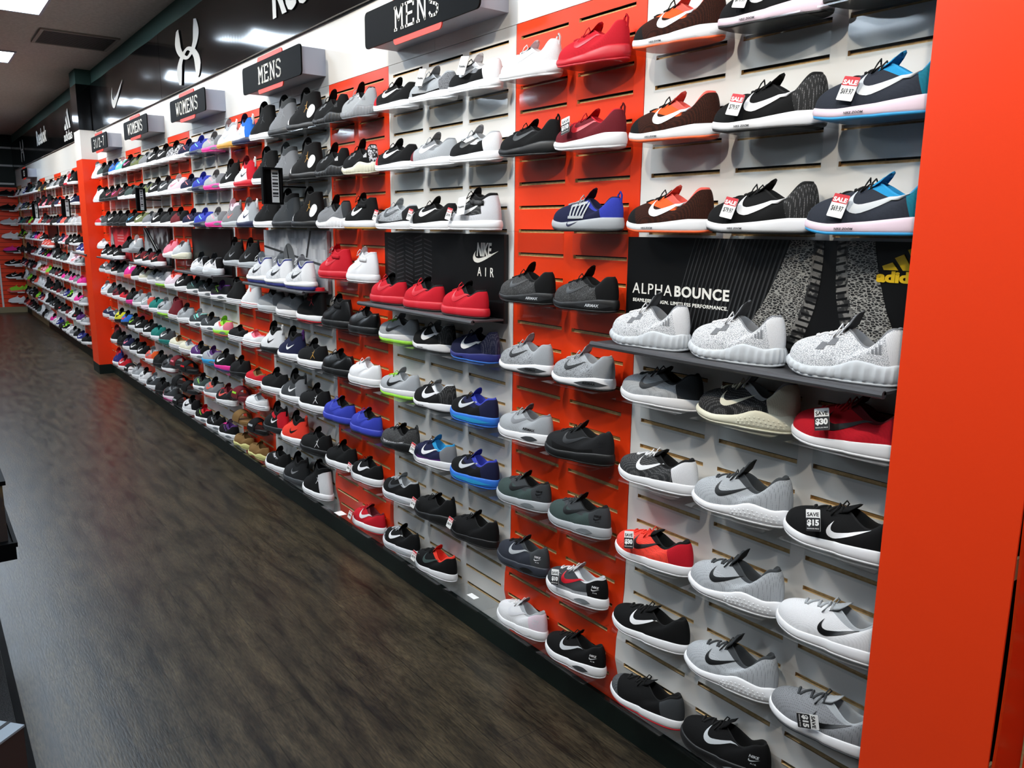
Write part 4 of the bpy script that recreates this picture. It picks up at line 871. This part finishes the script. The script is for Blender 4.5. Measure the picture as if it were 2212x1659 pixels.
for key, lst in CAT.items():
    pn, j = key.split('.'); i = int(pn[1:]); j = int(j); x = slot_x(key)
    items = []
    for r, e in enumerate(lst, 1):
        if isinstance(e, tuple): items.append(e)
        else: items.append((r, e))
    for r, e in items:
        if r == 4 and pn[0] == 'W': continue
        if key == 'W0.2' and r == 9: continue
        if key == 'O5.1' and r > 7: continue
        z = -.1524-.2286*(r-1); wh = where(key, r)
        rr = round((r-1)*3)
        shelf(x, -.1524-S*rr, 'clear acrylic shoe shelf, '+wh, 'clear shelves of the near bay')
        if e is None: continue
        hi_ = i <= 1 and not (pn == 'W1' and False)
        sx_, sz_ = SC.get(key) or SC.get(pn) or (1.0, 1.05)
        if key == 'W0.1' and r > 3: sx_, sz_ = .95, .98
        T = TYPES[e.split()[0]]; L = T['L']*sx_
        yaw = math.radians((7 if r < 4 else 4)+random.uniform(-2, 2)); cx_ = x+.126; cy = -.056+random.uniform(-.002, .002)
        if key == 'O0.1' and r == 6: yaw = math.radians(12); cy = -.064
        if e.startswith('jor') or e.startswith('hi'): yaw *= .5
        loc = (cx_-math.cos(yaw)*L/2, cy-math.sin(yaw)*L/2, Z(-.1524-S*rr)+.0002)
        make_shoe(e, loc, yaw, hi_, look(e)+', '+wh, 'shoes on the %s row' % (ORD[int(r)-1] if r < 9 else 'bottom'), (sx_, sx_, sz_)); count += 1
for i, (sp, lb) in TRIO.items():
    xa = W_X0-i*PER-.017; yaw = math.radians(3); L = TYPES[sp.split()[0]]['L']*(.9 if i < 2 else 1 if i < 3 else .95)
    for q in range(3 if i != 3 else 2):
        cx_ = xa+.155+.285*q+0; cy = -.088 if i == 2 else -.081
        if i == 3: cx_ += .25
        if i == 2: cx_ -= .03
        make_shoe(sp, (cx_-math.cos(yaw)*L/2, cy-math.sin(yaw)*L/2, Z(-.9108)), yaw, i < 3, '%s, %s of %s, %s display shelf' % (lb, ['left', 'middle', 'right'][q], 'pair' if i == 3 else 'trio', ['ALPHABOUNCE', 'NIKE AIR', 'court print', 'plain black', 'greyscale', 'red', 'first far bay', '', 'second far bay'][i]),
                  'trio on a display shelf', (.9, .95, 1) if i == 0 else (.87, .92, 1.02) if i == 1 else (1, 1, 1.06) if i == 2 else .95); count += 1

# ------------------------------------------------------------------ far bay: nearest ones as single shoes, the rest as one mass
FARSPEC = ['run K W W lin=K', 'run K W - lin=K', 'run K K - lin=K', 'run G W - lin=K', 'run k W W lin=K', 'run D W - lin=K', 'run c W - lin=c', 'fre L W K lin=L', 'run K K -', 'cvh W W - lin=L', 'run H W - lin=K', 'run N W W', 'run R W W lin=M', 'gray L W W', 'run K W V lin=V', 'run M W - lin=K', 'fre T W -', 'jor K W R', 'jor W W K', 'run W W G', 'run x W W', 'boat S y -', 'run F W -', 'hi K W W', 'run V c -', 'sld K K -', 'run I W W', 'run K W R']
FARSET = {('O6.1', 1): 'hi K W W', ('O6.0', 1): 'hi W R R heel=R col=R', ('W7.2', 1): 'run K K -', ('W7.1', 1): 'run G W -', ('W7.0', 1): 'run D W -', ('O6.1', 2): 'run N W W', ('O6.0', 2): 'run W P -', ('W7.2', 2): 'run K W W', ('W7.1', 2): 'run c W W', ('W7.0', 2): 'run N W -',
          ('O6.1', 3): 'run W W -', ('O6.0', 3): 'run L W -', ('W7.2', 3): 'run D W -', ('W7.1', 3): 'run c W -', ('W7.0', 3): 'run N W -', ('O6.0', 9): 'run x W W', ('O6.1', 9): 'run K W -', ('O6.0', 8): 'run P W -', ('O6.1', 6): 'run H W -', ('O6.0', 6): 'run G W -', ('O6.0', 5): 'run p W c', ('W7.2', 8): 'hi K W R', ('W7.1', 8): 'run W W G'}
fkeys = []
for i in range(6, 11):
    for j in (1, 0): fkeys.append('O%d.%d' % (i, j))
    for j in (2, 1, 0): fkeys.append('W%d.%d' % (i+1, j)) if i < 10 else None
fkeys = ['W6.%d' % j for j in (1, 0)]*0+fkeys
LIMIT = 297; rest = []; rest_sh = []; nsh = 0
rng = random.Random(5)
for key in fkeys:
    pn, j = key.split('.'); i = int(pn[1:]); x = slot_x(key)
    if x < -16.75: continue
    for r in range(1, 10):
        sp = FARSET.get((key, r)) or rng.choice(FARSPEC)
        if r == 4 and key in ('W8.0', 'W8.1', 'W8.2'): continue
        if r == 4 and pn[0] == 'W' and i in (7,): pass
        z = -.1524-.2286*(r-1); sc = rng.uniform(.86, .98); L = TYPES[sp.split()[0]]['L']*sc; yaw = math.radians(rng.uniform(4, 12)); cx_ = x+.122; cy = -.060
        loc = (cx_-math.cos(yaw)*L/2, cy-math.sin(yaw)*L/2, Z(z)+.0002)
        if count < LIMIT:
            sh = pn[0]+str(i if pn[0] == 'O' else i-1)+'.'+j
            wh = where(sh, r, 'far'); make_shoe(sp, loc, yaw, False, look(sp)+', '+wh, 'shoes of the far bay', sc); count += 1
            shelf(x, z, 'clear acrylic shoe shelf, '+wh, 'clear shelves of the far bay')
        else: rest.append((sp, loc, yaw, sc)); rest_sh.append((x, z))
mb = MB(); pal = {}; mats = []
def pm(m_):
    if m_.name not in pal: pal[m_.name] = len(mats); mats.append(m_)
    return pal[m_.name]
for sp, loc, yaw, sc in rest:
    t = sp.split(); o = dict(a.split('=') for a in t[4:]); R = shoe_parts(t[0], False); g = o.get; b = t[1]
    Mx = Matrix.Translation(loc) @ Matrix.Rotation(yaw, 4, 'Z') @ Matrix.Scale(sc, 4)
    use = [('midsole', [t[2][0]]), ('outsole', [g('out', t[2])[0]]), ('lining', [g('lin', b)[0]]), ('upper', [b, g('toe', b), g('heel', b), g('eye', b), g('mud', b), g('col', g('lin', b)[0])]), ('tongue', [g('lin', b)[0]]), ('strap', [b])]
    if t[3] != '-': use.append(('swoosh', [t[3]]))
    for nme, cc in use:
        me = R.get(nme)
        if me: mb.add([Mx @ v.co for v in me.vertices], [tuple(f.vertices) for f in me.polygons], [pm(cm(cc[min(f.material_index, len(cc)-1)], 'sole' if 'sole' in nme else 'fabric' if nme == 'upper' else 'logo' if nme == 'swoosh' else 'lining')) for f in me.polygons])
if mb.v:
    o = link('assorted_shoes', mb.mesh('assorted_shoes', True), mats); o['kind'] = 'stuff'; tag(o, 'dense rows of assorted small distant sneakers at the far end of the far bay', 'shoes')
mb = MB(); sm_ = shelf_mesh()
for x, z in rest_sh: mb.add([(v.co.x+x, v.co.y, v.co.z+Z(z)) for v in sm_.vertices], [tuple(f.vertices) for f in sm_.polygons])
if mb.v:
    o = link('distant_acrylic_shelves', mb.mesh('distant_acrylic_shelves'), M['acrylic']); o['kind'] = 'stuff'; tag(o, 'rows of small clear acrylic shelves at the far end of the far bay', 'shelves')

# ------------------------------------------------------------------ hanging tags
def card(name, x, y, z, w_, h, yaw, tilt, label, kind, price=None):
    """little tag leaning on the toe of a shoe; x,y,z is its lower edge centre"""
    root = empty(name, (x, y, z)); root.rotation_euler = (math.radians(-14), math.radians(tilt), yaw); tag(root, label, 'tag', 'hanging tags on shoes')
    def B(a, b, c, d, m_, nm, off=0): return build(MB().prism(rrect(a, b, c, d, min(.002, (d-c)*.2)), -.0008-off, .0004 if off == 0 else -.0008), nm, m_, root)
    B(-w_/2, w_/2, 0, h, M['paper'], 'card')
    if kind == 'sale':
        B(-w_/2, w_/2, h*.62, h, M['red_card'], 'red_header', .0003); fit_text('SALE', -w_*.45, w_*.45, h*.66, h*.86, -.0012, 'lettering', M['paper'], root, .0002, bold=.04)
        fit_text(price, -w_*.38, w_*.38, h*.24, h*.50, -.0009, 'handwriting', M['black_card'], root, .0002, bold=.01)
    elif kind == 'save':
        B(-w_/2, w_/2, 0, h*.62, M['black_card'], 'black_footer', .0003); fit_text('SAVE', -w_*.42, w_*.42, h*.68, h*.86, -.0009, 'lettering', M['black_card'], root, .0002, bold=.02)
        fit_text(price, -w_*.42, w_*.42, h*.22, h*.54, -.0012, 'price', M['paper'], root, .0002, bold=.05)
        fit_text('REGULAR PRICE', -w_*.42, w_*.42, h*.1, h*.15, -.0012, 'small_print', M['paper'], root, .0002)
    else: fit_text('TRAINING', -w_*.42, w_*.42, h*.38, h*.50, -.0009, 'lettering', M['black_card'], root, .0002, bold=.03)
    # thin white fastener into the shoe
    build(MB().tube([(0, 0, h*.88), (.001, .012, h*.84), (.002, .024, h*.7)], .0006, 5), 'plastic_loop', M['paper'], root)
    return root
def on_shoe(key, r): x = slot_x(key); return x-.01, Z(-.1524-.2286*(r-1))
TG = [('W0.2', 2, 'sale', '$69.97', 'red and white SALE tag reading $69.97, second row shoe beside near pillar'), ('W0.1', 2, 'sale', '$79.97', 'red and white SALE tag reading $79.97, on black second row shoe'),
      ('W0.2', 3, 'sale', '$69.97', 'red and white SALE tag on third row shoe beside near pillar'), ('W0.1', 3, 'sale', '$79.97', 'small red and white SALE tag on black third row shoe, nearest panel'), ('W0.1', 1, 'sale', '$79.97', 'red and white SALE tag on the top row shoe, cut by the frame'),
      ('O0.1', 2, 'save', '$10', 'black and white SAVE $10 tag on the maroon knit sneaker'), ('W0.2', 5, 'save', '$30', 'black and white SAVE $30 tag on red shoe beside near pillar'), ('W0.2', 6, 'save', '$15', 'black and white SAVE $15 tag on black shoe beside near pillar'),
      ('W0.0', 7, 'save', '$30', 'black and white SAVE $30 tag on orange-red seventh row shoe'), ('W0.2', 8, 'save', '$15', 'black and white SAVE $15 tag on grey shoe beside near pillar'), ('O0.1', 8, 'save', '$10', 'black and white SAVE $10 tag on dark grey air sneaker'),
      ('W1.0', 3, 'sale', '$99', 'small SALE tag, third row, second white panel, left shoe'), ('W1.1', 3, 'sale', '$99', 'small SALE tag, third row, second white panel, middle shoe'), ('W1.2', 3, 'sale', '$99', 'small SALE tag, third row, second white panel, right shoe'),
      ('W1.1', 7, 'sale', '$74', 'small SALE tag on navy shoe with teal collar, seventh row'), ('W1.1', 8, 'sale', '$74', 'small SALE tag on black loop heeled shoe, eighth row'), ('W1.2', 8, 'sale', '$69', 'small SALE tag on black shoe, eighth row, second white panel right'),
      ('W1.1', 9, 'sale', '$79', 'small SALE tag on black shoe with red lining, bottom row'), ('O1.1', 8, 'sale', '$80', 'small SALE tag on black court sneaker, eighth row, second orange panel'), ('O1.1', 9, 'sale', '$80', 'small SALE tag on red court sneaker, bottom row')]
for key, r, kd, pr, lb in TG:
    x, z = on_shoe(key, r); near = key.startswith('W0') or key == 'O0.1'
    off = (.10 if kd == 'save' else .085) if near else .05
    card('price_tag', x+off, -.120, z+(.045 if kd == 'save' else .036), .034 if near else .028, .048 if near else .042, math.radians(4), (12 if kd == 'sale' else -14) if not (key, r) == ('W0.2', 8) else 78, lb, kd, pr)
for key, r, lb in (('W1.1', 1, 'white TRAINING tag on the grey top row trainer'), ('W1.2', 1, 'white TRAINING tag on the black and white top row trainer'), ('W1.2', 3, 'white TRAINING tag on the black and white third row trainer')):
    x, z = on_shoe(key, r); card('training_tag', x+.13, -.116, z+.052, .045, .062, math.radians(3), -6 if r == 3 else 8, lb, 'training')
o = build(MB().box(-.03, .03, -.02, .02, 0, .0008), 'white_card', M['paper'], None, (slot_x('O1.0')+.15, -.085, Z(-.1524-.2286*8)+.0003)); tag(o, 'blank white card lying on empty bottom row shelf, second orange panel', 'card')
o = build(MB().box(-.025, .025, -.012, .012, 0, .0008), 'white_card', M['paper'], None, (slot_x('W1.2')+.12, -.06, Z(-.1524-.2286*8)+.0003)); tag(o, 'small white card lying on empty bottom row shelf, second white panel', 'card')

# ------------------------------------------------------------------ end wall
ex = -17.0
wall_e = MB().box(ex-.02, ex, -2.4, 0, .10, Z(.03)); struct(build(wall_e, 'wall_far_end', M['orange_panel']))
struct(build(MB().box(ex-.02, ex, -2.4, 0, Z(.03), Z(.92)), 'trim_4', M['green']))
struct(build(MB().box(ex-.02, ex+.03, -2.4, -.02, 0, .10), 'trim_5', M['trim_wood']))
struct(build(MB().box(ex, ex+.012, -.40, -.372, .10, Z(-1.0)), 'trim_6', M['white_panel']))
for k in range(26):
    if k % 3 != 1: continue
for q, zz in enumerate((.09, .40, .70)):
    o = build(MB().box(ex, ex+.03, -.9, -.03-.0*q, Z(zz)-.016, Z(zz)+.016), 'price_rail', M['white_print']); tag(o, 'pale horizontal rail on the dark end wall, %s of three' % ['lowest', 'middle', 'highest'][q], 'rail', 'pale rails on the end wall')
mb = MB()
for k in range(27):
    z = Z(-k*S-.01); mb.box(ex, ex+.0006, -2.3, -.01, z-.004, z+.004)
struct(build(mb, 'trim_7', mat('slot_shadow_brown', hexl((96, 34, 18)), .8)))
ES = ['run K K -', 'run K K -', 'run g W -', 'run W W -', 'run H K - heel=K', 'run K W W', 'run K W W', 'run V c - toe=c', 'run W W -']
EL = ['black running shoe', 'dark running shoe', 'pale grey running shoe', 'white running shoe', 'magenta and black running shoe', 'black running shoe with white swoosh', 'black running shoe with white sole', 'lime and coral running shoe', 'white running shoe']
for r, (sp, lb) in enumerate(zip(ES, EL)):
    z = -.36-.2286*r*.985 if r < 8 else -1.90
    z = -.365-.239*r if r < 7 else (-1.80 if r == 7 else -2.01)
    z = [-.36, -.605, -.61-.235, -1.08, -1.315, -1.55, -1.79, -1.79, -1.98][r]
    zs = [-.12, -.365, -.61, -.85, -1.09, -1.325, -1.55, -1.79, -1.98]; z = zs[r]
    o = build(MB().box(ex, ex+.12, -.27, -.035, Z(z)-.004, Z(z)).box(ex+.118, ex+.1215, -.16, -.045, Z(z)-.022, Z(z)), 'end_wall_shelf', M['white_print']); tag(o, 'small pale shelf with white ticket strip on end wall, %s from the top' % ORD[r] if r < 8 else 'small pale shelf with ticket strip on end wall, bottom one', 'shelf', 'small shelves on the end wall')
    # end wall shoes are turned with the toe away from the side wall
    rt_ = make_shoe(sp, (ex+.06, -.31, Z(z)+.0002), math.radians(90), False, '%s on end wall, %s row from the top' % (lb, ORD[r] if r < 8 else 'bottom'), 'shoes on the end wall', .95)

# ------------------------------------------------------------------ ceiling fittings
for i, x in enumerate(TROF_X):
    root = empty('ceiling_light', (x, -1.3, Z(.92))); tag(root, 'recessed rectangular ceiling light panel, number %s along the aisle from the camera end' % ['one', 'two', 'three', 'four', 'five', 'six', 'seven', 'eight', 'nine'][i], 'ceiling light', 'ceiling light panels')
    root.location = (0, 0, 0)
    y0, y1 = -1.93, -.69
    mb = MB(); f = .018
    for a, b, c, d in ((x-.3, x+.3, y0, y0+f), (x-.3, x+.3, y1-f, y1), (x-.3, x-.3+f, y0+f, y1-f), (x+.3-f, x+.3, y0+f, y1-f)): mb.box(a, b, c, d, Z(.92)-.012, Z(.92))
    build(mb, 'frame', M['grey_metal'], root)
    build(MB().box(x-.282, x+.282, y0+f, y1-f, Z(.92)-.008, Z(.92)-.001), 'diffuser', M['lamp'], root)
for i, x in enumerate((-3.5, -8.0, -12.5)):  # unseen second line of panels, added as frontal fill for the lower wall
    root = empty('ceiling_light', (0, 0, 0)); tag(root, 'unseen fill light panel added as a second ceiling line, number %s from the camera end' % ['one', 'two', 'three', 'four', 'five'][i], 'ceiling light', 'ceiling light panels')
    build(MB().box(x-.3, x+.3, -4.4, -3.16, Z(.92)-.012, Z(.92)), 'frame', M['grey_metal'], root)
    build(MB().box(x-.282, x+.282, -4.38, -3.18, Z(.92)-.0135, Z(.92)-.0125), 'diffuser', M['lamp'], root)
root = empty('ceiling_vent', (0, 0, 0)); tag(root, 'dark louvred air vent in the ceiling beside the light panels', 'vent')
mb = MB()
for a, b, c, d in ((-8.27, -7.67, -.64, -.615), (-8.27, -7.67, -.085, -.06), (-8.27, -8.245, -.615, -.085), (-7.695, -7.67, -.615, -.085)): mb.box(a, b, c, d, Z(.92)-.014, Z(.92))
build(mb, 'frame', mat('vent_frame_beige', hexl((150, 140, 130)), .7), root)
mb = MB()
for q in range(22): mb.box(-8.24+q*.0247, -8.24+q*.0247+.011, -.614, -.086, Z(.92)-.010, Z(.92)-.003)
build(mb, 'louvres', mat('vent_louvre_grey', hexl((84, 80, 78)), .7), root)
build(MB().box(-8.245, -7.695, -.615, -.085, Z(.92)-.003, Z(.92)-.0005), 'backing', M['black'], root)
# track spots
root = empty('light_track', (0, 0, 0)); root.location = (0, 0, 0)
tag(root, 'black ceiling track running the length of the aisle for the wall spots', 'light track'); build(MB().box(-16.6, 1.6, SPOT_Y-.018, SPOT_Y+.018, Z(.92)-.03, Z(.92)), 'rail', M['black'], root)
tgt = Vector((0, 0, -1.0))
for i, x in enumerate(SPOT_X):
    root = empty('track_spotlight', (x, SPOT_Y, Z(SPOT_Z))); tag(root, 'black track spotlight aimed at the shoe wall, hung above the aisle', 'spotlight', 'track spotlights above the aisle')
    d = Vector((0, -SPOT_Y, -.55-SPOT_Z)).normalized(); q = d.to_track_quat('-Z', 'Y'); root.rotation_euler = q.to_euler()
    mb = MB(); n = 16
    ring = [[(r_*math.cos(2*PI*k/n), r_*math.sin(2*PI*k/n), z_) for k in range(n)] for r_, z_ in ((.03, .10), (.05, .08), (.055, -.02), (.05, -.02), (.045, .0))]
    mb = ringmesh(ring, cap0=False); build(mb, 'lamp_can', M['black'], root)
    build(MB().box(-.008, .008, -.008, .008, .08, .125), 'stem', M['black'], root)
    ld = bpy.data.lights.new('spot_lamp', 'SPOT'); ld.energy = SPOT_W; ld.spot_size = math.radians(96); ld.spot_blend = .55; ld.shadow_soft_size = .032; ld.color = (1, .90, .76)
    lo = bpy.data.objects.new('spot_lamp', ld); C.objects.link(lo); lo.parent = root; lo.location = (0, 0, -.03)

# ------------------------------------------------------------------ aisle edge, carpet and low fixtures at the left
struct(build(MB().box(-17.0, 3, -1.535, -1.512, 0, .006), 'trim_8', M['black']))
struct(build(MB().box(-17.0, 3, -5.5, -1.536, 0, .004), 'trim_9', M['carpet']))
root = empty('low_display_table', (0, 0, 0)); tag(root, 'low dark display table with a raised black tray edge at left frame edge', 'table')
tz = Z(-1.70)
mb = MB().box(-3.9, -3.14, -2.1, -1.462, tz-.05, tz-.006).box(-3.9, -3.14, -1.468, -1.456, tz-.006, tz+.01).box(-3.152, -3.14, -2.1, -1.468, tz-.006, tz+.01); build(mb, 'tray', M['black'], root)
for x, y in ((-3.2, -1.6), (-3.84, -1.6), (-3.2, -2.04), (-3.84, -2.04)): build(MB().box(x-.025, x+.025, y-.025, y+.025, .004, tz-.05), 'leg', mat('reddish_wood', hexl((120, 72, 52)), .6), root)
root = empty('picture_box', (0, 0, 0)); tag(root, 'upright box printed in brown and grey streaks standing on the black tray', 'box')
build(MB().box(-3.75, -3.22, -1.85, -1.478, tz-.0055, tz+.20), 'body', mat('brown_streak_print', hexl((60, 50, 46)), .5, kind='noise', rgb2=hexl((120, 98, 62)), scale=6), root)
build(MB().box(-3.76, -3.21, -1.86, -1.468, tz+.2, tz+.215), 'lid', M['black'], root)
zt = Z(-1.90); root = empty('shoe_box', (-2.298, -1.542, 0), math.radians(41)); tag(root, 'dark brown shoe box with pale blue-grey top at lower left', 'box')
build(MB().box(-.14, 0, -.33, 0, .0045, zt-.006), 'body', M['brown_card'], root)
build(MB().box(-.142, .002, -.332, .002, zt-.006, zt), 'lid', mat('pale_blue_grey_card', hexl((150, 160, 168)), .6), root)
build(MB().box(-.052, -.041, -.332, .0025, zt, zt+.0012), 'black_stripe', M['black_card'], root)
